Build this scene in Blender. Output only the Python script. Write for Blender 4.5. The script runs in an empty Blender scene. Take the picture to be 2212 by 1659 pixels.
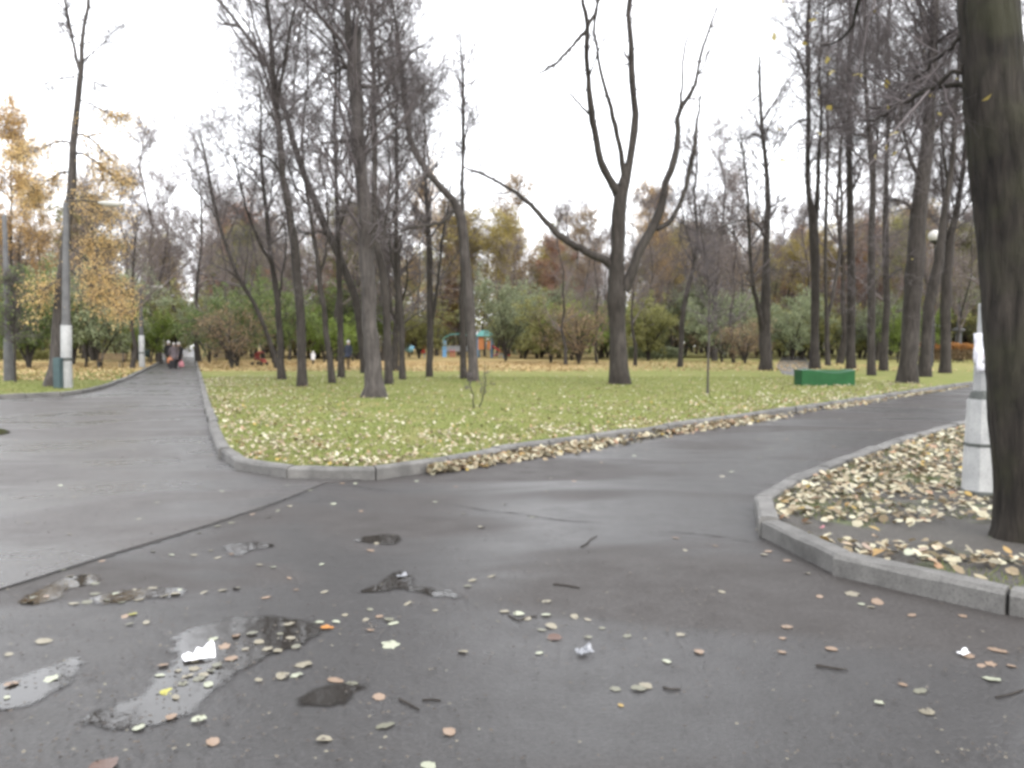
import bpy, bmesh, math, random
import numpy as np
from mathutils import Vector, Matrix

S = bpy.context.scene
COL = S.collection

# ------------------------------------------------------------------ camera
EYE, F, CX, CY, HORIZON = 1.4, 1722.0, 1106.0, 829.5, 748.0
PITCH = math.atan((CY - HORIZON) / F)
cam_data = bpy.data.cameras.new('camera')
cam = bpy.data.objects.new('camera', cam_data)
COL.objects.link(cam)
cam_data.sensor_width = 36.0
cam_data.lens = 36.0 * F / 2212.0
cam_data.clip_start, cam_data.clip_end = 0.05, 3000
cam.location = (0, 0, EYE)
cam.rotation_euler = (math.radians(90) - PITCH, 0, 0)
S.camera = cam

# ------------------------------------------------------------------ world, sun, exposure
SUN_EL, SUN_ROT = math.radians(38), math.radians(150)
w = bpy.data.worlds.new('World')
S.world = w
w.use_nodes = True
nt = w.node_tree
bg = nt.nodes['Background']
sky = nt.nodes.new('ShaderNodeTexSky')
sky.sky_type = 'NISHITA'
sky.sun_disc = False
sky.sun_elevation = SUN_EL
sky.sun_rotation = SUN_ROT
sky.air_density, sky.dust_density, sky.ozone_density = 1.0, 3.0, 1.0
hs = nt.nodes.new('ShaderNodeHueSaturation')
hs.inputs['Saturation'].default_value = 0.35
nt.links.new(sky.outputs[0], hs.inputs['Color'])
mx = nt.nodes.new('ShaderNodeMix')                      # an even layer of cloud over the clear sky
mx.data_type = 'RGBA'
mx.inputs['Factor'].default_value = 0.82
mx.inputs['B'].default_value = (6.9, 7.0, 7.25, 1)
nt.links.new(hs.outputs[0], mx.inputs['A'])
nt.links.new(mx.outputs['Result'], bg.inputs['Color'])
bg.inputs['Strength'].default_value = 0.12

sun_data = bpy.data.lights.new('sun', 'SUN')
sun = bpy.data.objects.new('sun', sun_data)
COL.objects.link(sun)
sun_data.energy = 0.6
sun_data.angle = math.radians(40)
sun_data.color = (1.0, 0.96, 0.9)
sd = Vector((math.sin(SUN_ROT) * math.cos(SUN_EL), math.cos(SUN_ROT) * math.cos(SUN_EL), math.sin(SUN_EL)))
sun.rotation_euler = sd.to_track_quat('Z', 'Y').to_euler()

S.view_settings.view_transform = 'Standard'
S.view_settings.look = 'None'
S.view_settings.gamma = 1.0
S.view_settings.use_curve_mapping = False
S.view_settings.exposure = 2.05
S.render.engine = 'CYCLES'
S.cycles.pixel_filter_type = 'BLACKMAN_HARRIS'
S.cycles.filter_width = 3.3          # the photograph is soft all over
S.cycles.max_bounces = 6
S.cycles.diffuse_bounces = 3
S.cycles.transparent_max_bounces = 12
S.cycles.use_denoising = True

# ------------------------------------------------------------------ picture -> place
CP, SP = math.cos(PITCH), math.sin(PITCH)


def ray(px, py):
    u, v = (px - CX) / F, -(py - CY) / F
    return Vector((u, CP + v * SP, -SP + v * CP))


def at(px, py, z=0.0):
    d = ray(px, py)
    t = (z - EYE) / d.z
    return Vector((d.x * t, d.y * t, z))


def on(px, py, Y):
    d = ray(px, py)
    t = Y / d.y
    return Vector((d.x * t, Y, EYE + d.z * t))


def smooth(a, b, x):
    t = min(1, max(0, (x - a) / (b - a)))
    return t * t * (3 - 2 * t)


LAWN = 0.10


def land(Y):
    return 0.85 * smooth(75, 175, Y)


def stand(px, Y):
    p = on(px, HORIZON, Y)
    return Vector((p.x, Y, LAWN + land(Y)))


# ------------------------------------------------------------------ objects
def props(o, label=None, cat=None, group=None, kind=None):
    if label: o['label'] = label
    if cat: o['category'] = cat
    if group: o['group'] = group
    if kind: o['kind'] = kind
    return o


def empty(name, loc, label, cat, group=None, rz=0.0):
    o = bpy.data.objects.new(name, None)
    o.empty_display_size = 0.2
    COL.objects.link(o)
    o.location = loc
    o.rotation_euler = (0, 0, rz)
    return props(o, label, cat, group)


def link(name, me, parent=None, loc=(0, 0, 0)):
    o = bpy.data.objects.new(name, me)
    COL.objects.link(o)
    o.location = loc
    if parent: o.parent = parent
    return o


def copy_tree(root, loc, rz=0.0, sc=1.0):
    r = root.copy()
    COL.objects.link(r)
    r.location, r.rotation_euler = loc, (0, 0, rz)
    r.scale = (sc, sc, sc) if not isinstance(sc, tuple) else sc
    for ch in list(root.children):
        c = ch.copy()
        COL.objects.link(c)
        c.parent = r
        for g in list(ch.children):
            d = g.copy()
            COL.objects.link(d)
            d.parent = c
    return r


def mesh(name, chunks, mats, smooth_faces=True):
    """chunks: list of (verts (n,3), faces (m,k), material index)"""
    vs, loops, starts, tots, mi = [], [], [], [], []
    off = ls = 0
    for V, Fc, m in chunks:
        V, Fc = np.asarray(V, dtype=np.float32), np.asarray(Fc, dtype=np.int32)
        if len(Fc) == 0: continue
        vs.append(V)
        k = Fc.shape[1]
        loops.append((Fc + off).ravel())
        starts.append(ls + np.arange(len(Fc), dtype=np.int32) * k)
        tots.append(np.full(len(Fc), k, dtype=np.int32))
        mi.append(np.full(len(Fc), m, dtype=np.int32))
        off += len(V)
        ls += len(Fc) * k
    me = bpy.data.meshes.new(name)
    vs, loops, starts, tots, mi = map(np.concatenate, (vs, loops, starts, tots, mi))
    me.vertices.add(len(vs))
    me.vertices.foreach_set('co', vs.ravel())
    me.loops.add(len(loops))
    me.loops.foreach_set('vertex_index', loops)
    me.polygons.add(len(starts))
    me.polygons.foreach_set('loop_start', starts)
    me.polygons.foreach_set('loop_total', tots)
    me.polygons.foreach_set('material_index', mi)
    me.polygons.foreach_set('use_smooth', np.full(len(starts), smooth_faces))
    for m in (mats if isinstance(mats, (list, tuple)) else [mats]):
        me.materials.append(m)
    me.update(calc_edges=True)
    me.validate()
    return me


# ------------------------------------------------------------------ tubes and branches (numpy)
def norm(a):
    return a / np.maximum(np.linalg.norm(a, axis=-1, keepdims=True), 1e-9)


def tubes(P, R, sides, rng=None, rough=0.0):
    """P (B,K,3) centre lines, R (B,K) radii -> verts, quads"""
    B, K, _ = P.shape
    T = np.empty_like(P)
    T[:, 1:-1] = P[:, 2:] - P[:, :-2]
    T[:, 0] = P[:, 1] - P[:, 0]
    T[:, -1] = P[:, -1] - P[:, -2]
    T = norm(T)
    D = norm(P[:, -1] - P[:, 0])
    ref = np.where(np.abs(D[:, 2:3]) > 0.75, np.array([[1.0, 0.13, 0]]), np.array([[0.0, 0.1, 1.0]]))
    U = norm(np.cross(T, ref[:, None, :]))
    W = np.cross(T, U)
    a = np.linspace(0, 2 * np.pi, sides, endpoint=False)
    rad = R[:, :, None]
    if rng is not None and rough > 0:
        rad = rad * (1 + rng.normal(0, rough, (B, K, sides)))
    V = P[:, :, None, :] + rad[..., None] * (np.cos(a)[None, None, :, None] * U[:, :, None, :] + np.sin(a)[None, None, :, None] * W[:, :, None, :])
    idx = np.arange(B * K * sides).reshape(B, K, sides)
    nx = np.roll(idx, -1, axis=2)
    Q = np.stack([idx[:, :-1], nx[:, :-1], nx[:, 1:], idx[:, 1:]], axis=-1)
    return V.reshape(-1, 3), Q.reshape(-1, 4)


def cones(P0, P1, r):
    """finest twigs: a three sided spike each"""
    n = len(P0)
    D = norm(P1 - P0)
    ref = np.where(np.abs(D[:, 2:3]) > 0.75, np.array([[1.0, 0.13, 0]]), np.array([[0.0, 0.1, 1.0]]))
    U = norm(np.cross(D, ref))
    W = np.cross(D, U)
    r = np.asarray(r)[:, None]
    V = np.stack([P0 + r * U, P0 + r * (-0.5 * U + 0.87 * W), P0 + r * (-0.5 * U - 0.87 * W), P1], axis=1).reshape(-1, 3)
    b = np.arange(n)[:, None] * 4
    Fc = np.concatenate([b + np.array([[0, 1, 3]]), b + np.array([[1, 2, 3]]), b + np.array([[2, 0, 3]])])
    return V, Fc


def sample(P, R, b, t):
    K = P.shape[1]
    x = t * (K - 1)
    i = np.clip(x.astype(int), 0, K - 2)
    f = (x - i)[:, None]
    p = P[b, i] * (1 - f) + P[b, i + 1] * f
    d = norm(P[b, i + 1] - P[b, i])
    r = R[b, i] * (1 - f[:, 0]) + R[b, i + 1] * f[:, 0]
    return p, d, r


def grow(rng, P, R, b, t, ang, length, K, up=0.15, wob=0.12, ratio=0.5, rmax=1.0, tip=0.25, side=None):
    """children at (b,t) of the parents: centre lines (N,K,3) and radii (N,K)"""
    n = len(b)
    p, d, r = sample(P, R, b, t)
    v = rng.normal(size=(n, 3))
    if side is not None: v = v + side
    v = norm(v - d * np.sum(v * d, axis=1, keepdims=True))
    d = norm(d * np.cos(ang)[:, None] + v * np.sin(ang)[:, None])
    out = np.empty((n, K, 3))
    out[:, 0] = p
    st = (length / (K - 1))[:, None]
    upv = np.array([[0, 0, 1.0]])
    for k in range(1, K):
        d = norm(d + upv * up + rng.normal(0, wob, (n, 3)))
        out[:, k] = out[:, k - 1] + d * st
    r0 = np.minimum(r * ratio, rmax)
    rad = r0[:, None] * np.linspace(1, tip, K)[None, :]
    return out, rad


def pick(rng, P, n, lo, hi, weight=None):
    L = np.linalg.norm(P[:, 1:] - P[:, :-1], axis=2).sum(1)
    wgt = L if weight is None else L * weight
    b = rng.choice(len(P), size=n, p=wgt / wgt.sum())
    return b, rng.uniform(lo, hi, n)


def resample(pts, K):
    """smooth curve through (x,y,z,r) points"""
    A = np.asarray(pts, dtype=float)
    if len(A) == 2:
        t = np.linspace(0, 1, K)[:, None]
        return A[0] * (1 - t) + A[1] * t
    s = np.concatenate([[0], np.cumsum(np.linalg.norm(A[1:, :3] - A[:-1, :3], axis=1))])
    E = np.vstack([2 * A[0] - A[1], A, 2 * A[-1] - A[-2]])
    out = []
    for x in np.linspace(0, s[-1], K):
        i = min(max(np.searchsorted(s, x) - 1, 0), len(A) - 2)
        f = (x - s[i]) / max(s[i + 1] - s[i], 1e-9)
        a, b, c, d = E[i], E[i + 1], E[i + 2], E[i + 3]
        out.append(0.5 * (2 * b + (c - a) * f + (2 * a - 5 * b + 4 * c - d) * f ** 2 + (3 * b - a - 3 * c + d) * f ** 3))
    out = np.array(out)
    out[:, 3] = np.maximum(out[:, 3], 0.004)
    return out


def flecks(rng, C, size, spread, tilt=1.0):
    """leaf sized four-cornered faces round the points C"""
    n = len(C)
    C = C + rng.normal(0, spread, (n, 3))
    N = norm(rng.normal(size=(n, 3)) * tilt + np.array([[0, 0, 0.6]]))
    U = norm(np.cross(N, rng.normal(size=(n, 3))))
    W = np.cross(N, U)
    s = (size * rng.uniform(0.6, 1.35, n))[:, None]
    bend = N * s * 0.25
    V = np.stack([C - U * s, C + W * s * 0.62 + bend, C + U * s, C - W * s * 0.62 + bend], axis=1).reshape(-1, 3)
    Q = np.arange(n * 4).reshape(n, 4)
    return V, Q


# ------------------------------------------------------------------ materials
def new_mat(name):
    m = bpy.data.materials.new(name)
    m.use_nodes = True
    t = m.node_tree
    return m, t, t.nodes['Principled BSDF']


def N(t, kind, **kw):
    n = t.nodes.new('ShaderNode' + kind)
    for k, v in kw.items():
        if k in n.inputs: n.inputs[k].default_value = v
        else: setattr(n, k, v)
    return n


def ramp(t, fac, stops, interp='LINEAR'):
    n = t.nodes.new('ShaderNodeValToRGB')
    e = n.color_ramp.elements
    n.color_ramp.interpolation = interp
    while len(e) > 1: e.remove(e[-1])
    e[0].position, e[0].color = stops[0][0], (*stops[0][1], 1)
    for p, c in stops[1:]:
        x = e.new(p)
        x.color = (*c, 1)
    t.links.new(fac, n.inputs[0])
    return n.outputs[0]


def noise(t, scale, detail=4, rough=0.55, vec=None, dist=0.0):
    n = t.nodes.new('ShaderNodeTexNoise')
    n.inputs['Scale'].default_value = scale
    n.inputs['Detail'].default_value = detail
    n.inputs['Roughness'].default_value = rough
    n.inputs['Distortion'].default_value = dist
    if vec is not None: t.links.new(vec, n.inputs['Vector'])
    return n.outputs['Fac']


def coords(t, scale=(1, 1, 1), which='Object'):
    c = t.nodes.new('ShaderNodeTexCoord')
    mp = t.nodes.new('ShaderNodeMapping')
    mp.inputs['Scale'].default_value = scale
    t.links.new(c.outputs[which], mp.inputs['Vector'])
    return mp.outputs[0]


def world_pos(t):
    return t.nodes.new('ShaderNodeNewGeometry').outputs['Position']


def mixc(t, fac, a, b, mode='MIX'):
    n = t.nodes.new('ShaderNodeMix')
    n.data_type, n.blend_type = 'RGBA', mode
    for k, v in (('Factor', fac), ('A', a), ('B', b)):
        if hasattr(v, 'is_linked') or isinstance(v, bpy.types.NodeSocket): t.links.new(v, n.inputs[k])
        elif isinstance(v, (int, float)): n.inputs[k].default_value = v
        else: n.inputs[k].default_value = (*v, 1)
    return n.outputs['Result']


def mathn(t, op, a, b=0.0, clamp=False):
    n = t.nodes.new('ShaderNodeMath')
    n.operation, n.use_clamp = op, clamp
    for i, v in enumerate((a, b)):
        if isinstance(v, bpy.types.NodeSocket): t.links.new(v, n.inputs[i])
        else: n.inputs[i].default_value = v
    return n.outputs[0]


def maprange(t, v, a, b, lo=0.0, hi=1.0, typ='SMOOTHSTEP'):
    n = t.nodes.new('ShaderNodeMapRange')
    n.interpolation_type = typ
    t.links.new(v, n.inputs['Value'])
    n.inputs['From Min'].default_value, n.inputs['From Max'].default_value = a, b
    n.inputs['To Min'].default_value, n.inputs['To Max'].default_value = lo, hi
    return n.outputs['Result']


def bump(t, bs, h, strength, dist):
    b = t.nodes.new('ShaderNodeBump')
    b.inputs['Strength'].default_value, b.inputs['Distance'].default_value = strength, dist
    t.links.new(h, b.inputs['Height'])
    t.links.new(b.outputs[0], bs.inputs['Normal'])


def plain(name, col, rough=0.6, metal=0.0, var=0.25, scale=6.0):
    m, t, bs = new_mat(name)
    f = noise(t, scale, 5, 0.6, coords(t))
    c = ramp(t, f, [(0.25, tuple(x * (1 - var) for x in col)), (0.75, tuple(min(1, x * (1 + var)) for x in col))])
    t.links.new(c, bs.inputs['Base Color'])
    bs.inputs['Roughness'].default_value = rough
    bs.inputs['Metallic'].default_value = metal
    return m


def bark_mat(name, dark, light, moss=None, sc=1.0, relief=0.02):
    m, t, bs = new_mat(name)
    v = coords(t, (14 * sc, 14 * sc, 2.2 * sc))
    f = noise(t, 1.0, 7, 0.65, v, 0.4)
    f2 = noise(t, 0.9, 3, 0.5, coords(t))
    c = ramp(t, f, [(0.3, dark), (0.52, tuple((a + b) / 2 for a, b in zip(dark, light))), (0.72, light)])
    c = mixc(t, maprange(t, f2, 0.35, 0.7), c, mixc(t, 1.0, c, (0.62, 0.60, 0.58), 'MULTIPLY'))
    if moss:
        g = noise(t, 1.7, 4, 0.6, coords(t))
        c = mixc(t, maprange(t, g, 0.45, 0.68, 0, 0.75), c, moss)
    t.links.new(c, bs.inputs['Base Color'])
    bs.inputs['Roughness'].default_value = 0.9
    bs.inputs['Specular IOR Level'].default_value = 0.25
    bump(t, bs, f, 0.9, relief)
    return m


def twig_mat(name, col, col2):
    m, t, bs = new_mat(name)
    g = t.nodes.new('ShaderNodeNewGeometry')
    c = ramp(t, g.outputs['Random Per Island'], [(0.0, col), (1.0, col2)])
    t.links.new(c, bs.inputs['Base Color'])
    bs.inputs['Roughness'].default_value = 0.85
    bs.inputs['Specular IOR Level'].default_value = 0.2
    return m


def leaf_mat(name, stops, trans=0.25, rough=0.6, obj_random=0.15):
    """colour differs from leaf to leaf, some light passes through"""
    m, t, bs = new_mat(name)
    g = t.nodes.new('ShaderNodeNewGeometry')
    c = ramp(t, g.outputs['Random Per Island'], stops)
    if obj_random:
        oi = t.nodes.new('ShaderNodeObjectInfo')
        h = t.nodes.new('ShaderNodeHueSaturation')
        t.links.new(c, h.inputs['Color'])
        t.links.new(maprange(t, oi.outputs['Random'], 0, 1, 1 - obj_random, 1 + obj_random, 'LINEAR'), h.inputs['Value'])
        c = h.outputs[0]
    t.links.new(c, bs.inputs['Base Color'])
    bs.inputs['Roughness'].default_value = rough
    bs.inputs['Specular IOR Level'].default_value = 0.3
    if trans:
        out = t.nodes['Material Output']
        tr = t.nodes.new('ShaderNodeBsdfTranslucent')
        t.links.new(c, tr.inputs['Color'])
        ms = t.nodes.new('ShaderNodeMixShader')
        ms.inputs[0].default_value = trans
        t.links.new(bs.outputs[0], ms.inputs[1])
        t.links.new(tr.outputs[0], ms.inputs[2])
        t.links.new(ms.outputs[0], out.inputs['Surface'])
    return m


def lawn_mat():
    m, t, bs = new_mat('lawn')
    p = world_pos(t)
    sep = t.nodes.new('ShaderNodeSeparateXYZ')
    t.links.new(p, sep.inputs[0])
    big, mid, fine = noise(t, 0.16, 3, 0.5, p), noise(t, 1.1, 5, 0.6, p, 0.3), noise(t, 22, 5, 0.7, p)
    g = ramp(t, fine, [(0.25, (0.062, 0.08, 0.025)), (0.5, (0.135, 0.154, 0.043)), (0.75, (0.21, 0.215, 0.078))])
    dry = ramp(t, fine, [(0.25, (0.13, 0.105, 0.05)), (0.55, (0.25, 0.21, 0.10)), (0.8, (0.36, 0.29, 0.17))])
    c = mixc(t, maprange(t, mid, 0.42, 0.72, 0.0, 0.7), g, dry)
    litter = ramp(t, fine, [(0.2, (0.13, 0.09, 0.045)), (0.5, (0.31, 0.225, 0.105)), (0.8, (0.42, 0.33, 0.19))])
    y = mathn(t, 'ADD', sep.outputs['Y'], mathn(t, 'MULTIPLY', mathn(t, 'SUBTRACT', big, 0.5), 26))
    fy = maprange(t, y, 38, 54)
    fx = maprange(t, sep.outputs['X'], 3, 17, 1.0, 0.28)
    fl = maprange(t, sep.outputs['X'], -60, -20, 0.75, 1.0)
    band = maprange(t, mid, 0.25, 0.75, 0.65, 1.0)
    k = mathn(t, 'MULTIPLY', mathn(t, 'MULTIPLY', fy, fx), mathn(t, 'MULTIPLY', band, fl))
    c = mixc(t, k, c, litter)
    t.links.new(c, bs.inputs['Base Color'])
    bs.inputs['Roughness'].default_value = 0.95
    bs.inputs['Specular IOR Level'].default_value = 0.1
    bump(t, bs, fine, 0.8, 0.03)
    return m


def soil_mat():
    m, t, bs = new_mat('soil')
    p = world_pos(t)
    mid, fine = noise(t, 1.6, 5, 0.6, p, 0.5), noise(t, 45, 6, 0.75, p)
    s = ramp(t, fine, [(0.25, (0.028, 0.025, 0.022)), (0.55, (0.06, 0.054, 0.047)), (0.8, (0.12, 0.105, 0.09))])
    g = ramp(t, fine, [(0.3, (0.045, 0.065, 0.02)), (0.7, (0.13, 0.16, 0.05))])
    c = mixc(t, maprange(t, mid, 0.52, 0.66, 0, 0.7), s, g)
    t.links.new(c, bs.inputs['Base Color'])
    bs.inputs['Roughness'].default_value = 0.8
    bump(t, bs, fine, 0.9, 0.025)
    return m


def asphalt_mat(name, tint, wet_lo, wet_hi, seed, spec=0.17):
    m, t, bs = new_mat(name)
    p = world_pos(t)
    mp = t.nodes.new('ShaderNodeMapping')
    mp.inputs['Location'].default_value = (seed, seed * 0.7, 0)
    t.links.new(p, mp.inputs[0])
    v = mp.outputs[0]
    mp2 = t.nodes.new('ShaderNodeMapping')
    mp2.inputs['Location'].default_value = (seed, seed * 0.7, 0)
    mp2.inputs['Scale'].default_value = (0.5, 1.0, 1)
    t.links.new(p, mp2.inputs[0])
    big, mid, fine = noise(t, 0.55, 3, 0.5, mp2.outputs[0], 0.6), noise(t, 3.2, 5, 0.6, v), noise(t, 150, 3, 0.7, v)
    stone = noise(t, 48, 4, 0.75, v)
    grit = ramp(t, mathn(t, 'ADD', mathn(t, 'MULTIPLY', fine, 0.4), mathn(t, 'MULTIPLY', stone, 0.6)), [(0.34, tuple(x * 0.5 for x in tint)), (0.5, tint), (0.60, tuple(x * 1.35 for x in tint)), (0.68, tuple(x * 2.3 for x in tint))])
    wet = maprange(t, mathn(t, 'ADD', big, mathn(t, 'MULTIPLY', mid, 0.16)), 0.50, 0.64)
    c = mixc(t, maprange(t, mid, 0.35, 0.75, 0, 0.5), grit, mixc(t, 1.0, grit, (0.72, 0.7, 0.68), 'MULTIPLY'))
    c = mixc(t, wet, mixc(t, 1.0, c, (1.09, 1.06, 1.05), 'MULTIPLY'), mixc(t, 1.0, c, (0.82, 0.83, 0.85), 'MULTIPLY'))
    t.links.new(c, bs.inputs['Base Color'])
    r = mathn(t, 'ADD', maprange(t, wet, 0, 1, wet_hi, wet_lo, 'LINEAR'), maprange(t, mid, 0.3, 0.8, -0.05, 0.12, 'LINEAR'))
    t.links.new(r, bs.inputs['Roughness'])
    t.links.new(maprange(t, wet, 0, 1, spec * 0.65, spec * 1.6, 'LINEAR'), bs.inputs['Specular IOR Level'])
    bump(t, bs, mathn(t, 'ADD', mathn(t, 'MULTIPLY', stone, 0.8), mid), 0.5, 0.008)
    return m


def concrete_mat(name, lo, hi, sc=5.0, stain=0.5):
    m, t, bs = new_mat(name)
    p = world_pos(t)
    a, b = noise(t, sc, 6, 0.65, p), noise(t, 70, 4, 0.7, p)
    c = ramp(t, a, [(0.3, lo), (0.7, hi)])
    c = mixc(t, maprange(t, b, 0.45, 0.75, 0, stain), c, tuple(x * 0.45 for x in lo))
    oi = t.nodes.new('ShaderNodeObjectInfo')
    h = t.nodes.new('ShaderNodeHueSaturation')
    t.links.new(c, h.inputs['Color'])
    t.links.new(maprange(t, oi.outputs['Random'], 0, 1, 0.82, 1.12, 'LINEAR'), h.inputs['Value'])
    t.links.new(h.outputs[0], bs.inputs['Base Color'])
    bs.inputs['Roughness'].default_value = 0.8
    bump(t, bs, b, 0.4, 0.006)
    return m


M = {}
M['lawn'] = lawn_mat()
M['soil'] = soil_mat()
M['asphalt'] = asphalt_mat('asphalt', (0.0445, 0.0422, 0.041), 0.32, 0.55, 3.1)
M['asphalt2'] = asphalt_mat('old_asphalt', (0.0565, 0.0538, 0.0525), 0.24, 0.48, 11.7, 0.28)
M['kerb'] = concrete_mat('kerb_concrete', (0.056, 0.054, 0.051), (0.15, 0.145, 0.137), 3.2, 0.7)
M['bed'] = concrete_mat('kerb_bed', (0.03, 0.028, 0.026), (0.06, 0.055, 0.05))
M['post'] = concrete_mat('post_concrete', (0.05, 0.05, 0.052), (0.095, 0.094, 0.094), 4, 0.3)
M['white'] = concrete_mat('whitewash', (0.22, 0.225, 0.225), (0.37, 0.372, 0.365), 3, 0.5)
M['twig_bg'] = twig_mat('twigs_bg', (0.07, 0.058, 0.056), (0.15, 0.127, 0.122))
M['bark'] = bark_mat('bark_brown', (0.016, 0.0138, 0.0122), (0.066, 0.057, 0.050))
M['bark_near'] = bark_mat('bark_near', (0.007, 0.006, 0.005), (0.045, 0.038, 0.031), (0.034, 0.034, 0.019), 1.3, 0.05)
M['bark_grey'] = bark_mat('bark_grey', (0.028, 0.025, 0.0235), (0.105, 0.093, 0.086))
M['bark_moss'] = bark_mat('bark_moss', (0.026, 0.023, 0.020), (0.105, 0.093, 0.082), (0.075, 0.078, 0.045))
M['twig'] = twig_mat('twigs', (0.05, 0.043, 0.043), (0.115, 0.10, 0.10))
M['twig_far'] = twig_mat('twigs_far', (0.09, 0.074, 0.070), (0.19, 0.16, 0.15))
M['leaf_orange'] = leaf_mat('leaves_orange', [(0, (0.28, 0.17, 0.07)), (0.5, (0.44, 0.29, 0.12)), (1, (0.52, 0.38, 0.19))], 0.5)
M['leaf_yellow'] = leaf_mat('leaves_yellow', [(0, (0.22, 0.17, 0.05)), (0.5, (0.32, 0.26, 0.075)), (1, (0.40, 0.34, 0.13))], 0.45)
M['leaf_tan'] = leaf_mat('leaves_tan', [(0, (0.16, 0.11, 0.06)), (0.5, (0.27, 0.19, 0.11)), (1, (0.36, 0.28, 0.17))], 0.4)
M['leaf_red'] = leaf_mat('leaves_red', [(0, (0.18, 0.085, 0.055)), (0.5, (0.28, 0.145, 0.09)), (1, (0.34, 0.21, 0.13))], 0.4)
M['leaf_green'] = leaf_mat('leaves_green', [(0, (0.075, 0.105, 0.035)), (0.5, (0.135, 0.18, 0.06)), (1, (0.20, 0.24, 0.09))], 0.45)
M['leaf_lime'] = leaf_mat('leaves_lime', [(0, (0.09, 0.13, 0.025)), (0.5, (0.15, 0.21, 0.04)), (1, (0.22, 0.27, 0.07))], 0.45)
M['leaf_gold'] = leaf_mat('leaves_gold', [(0, (0.42, 0.27, 0.11)), (0.5, (0.58, 0.41, 0.18)), (1, (0.66, 0.52, 0.26))], 0.5)
M['leaf_sage'] = leaf_mat('leaves_sage', [(0, (0.12, 0.14, 0.08)), (0.5, (0.215, 0.245, 0.14)), (1, (0.31, 0.34, 0.21))], 0.45)
M['leaf_olive'] = leaf_mat('leaves_olive', [(0, (0.12, 0.12, 0.045)), (0.5, (0.22, 0.22, 0.08)), (1, (0.31, 0.30, 0.12))], 0.45)
M['litter'] = leaf_mat('litter', [(0, (0.11, 0.08, 0.045)), (0.2, (0.21, 0.165, 0.105)), (0.5, (0.31, 0.275, 0.19)), (0.8, (0.41, 0.39, 0.29)), (0.92, (0.27, 0.16, 0.10)), (1.0, (0.26, 0.19, 0.04))], 0.1, 0.55, 0)
M['grass'] = leaf_mat('grass_blades', [(0, (0.075, 0.105, 0.028)), (0.6, (0.14, 0.165, 0.045)), (1, (0.225, 0.212, 0.08))], 0.25, 0.6, 0)

# ================================================================== GROUND, ROADS, KERBS
rngG = np.random.default_rng(5)


def sheet(name, outline, z, mat, cuts=(), rise=True, skirt=0.0):
    bm = bmesh.new()
    vs = [bm.verts.new((x, y, 0)) for x, y in outline]
    bm.faces.new(vs)
    bmesh.ops.triangulate(bm, faces=bm.faces[:])
    for c in cuts:
        bmesh.ops.bisect_plane(bm, geom=bm.verts[:] + bm.edges[:] + bm.faces[:], plane_co=(0, c, 0), plane_no=(0, 1, 0))
    bmesh.ops.triangulate(bm, faces=bm.faces[:])
    bm.normal_update()
    for f in bm.faces:
        if f.normal.z < 0: f.normal_flip()
    if skirt:
        ed = [e for e in bm.edges if e.is_boundary]
        r = bmesh.ops.extrude_edge_only(bm, edges=ed)
        low = {v for v in r['geom'] if isinstance(v, bmesh.types.BMVert)}
    else:
        low = set()
    for v in bm.verts:
        v.co.z = z + (land(v.co.y) if rise else 0) - (skirt if v in low else 0)
    me = bpy.data.meshes.new(name)
    bm.to_mesh(me)
    bm.free()
    me.materials.append(mat)
    return props(link(name, me), kind='structure')


def G(pts, z=0.0):
    return [(p.x, p.y) for p in (at(x, y, z) for x, y in pts)]


CUTS = [20, 40, 60, 75, 85, 95, 105, 115, 125, 135, 145, 155, 165, 175, 250, 400]

def walk(line, step):
    L = [0]
    for a, b in zip(line[:-1], line[1:]): L.append(L[-1] + math.hypot(b[0] - a[0], b[1] - a[1]))
    n = max(1, round(L[-1] / step))
    out = []
    for k in range(n + 1):
        s = L[-1] * k / n
        i = min(max([j for j in range(len(L)) if L[j] <= s + 1e-6][-1], 0), len(line) - 2)
        f = (s - L[i]) / (L[i + 1] - L[i])
        out.append((line[i][0] * (1 - f) + line[i + 1][0] * f, line[i][1] * (1 - f) + line[i + 1][1] * f))
    return out


# central lawn: outer foot of its kerb, from far on the left path round the point to far right
front = G([(424, 795), (431, 830), (440, 880), (447, 910), (456, 945), (468, 985), (482, 1001), (505, 1015), (560, 1029), (630, 1037), (704, 1043),
           (775, 1040), (845, 1035), (935, 1021), (1106, 987), (1320, 954), (1506, 925), (1659, 902), (1859, 871), (1971, 853), (2094, 834)])
dx, dy = front[0][0] - front[2][0], front[0][1] - front[2][1]
farL = [(front[0][0] + dx * k, front[0][1] + dy * k) for k in (1.5, 3, 16)]
dx, dy = front[-1][0] - front[-2][0], front[-1][1] - front[-2][1]
farR = [(front[-1][0] + dx * k, front[-1][1] + dy * k) for k in (1.5, 4, 20)]
front_raw = front
front = walk(front, 1.02)
central = farL[::-1] + front + farR
# left lawn: its kerb from the left edge to far along the path
leftk = G([(0, 863), (60, 861), (125, 857), (165, 854), (190, 850), (225, 842), (275, 822), (330, 794)])
dx, dy = leftk[0][0] - leftk[2][0], leftk[0][1] - leftk[2][1]
lL = [(leftk[0][0] + dx * k, leftk[0][1] + dy * k) for k in (1, 3, 10)]
vp = (farL[-1][0] - front[0][0], farL[-1][1] - front[0][1])
vl = math.hypot(*vp)
lR = [(leftk[-1][0] + vp[0] / vl * k, leftk[-1][1] + vp[1] / vl * k) for k in (30, 80, 560)]
leftk = walk([lL[0]] + leftk, 1.02)
left = lL[::-1][:-1] + leftk + lR
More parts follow.
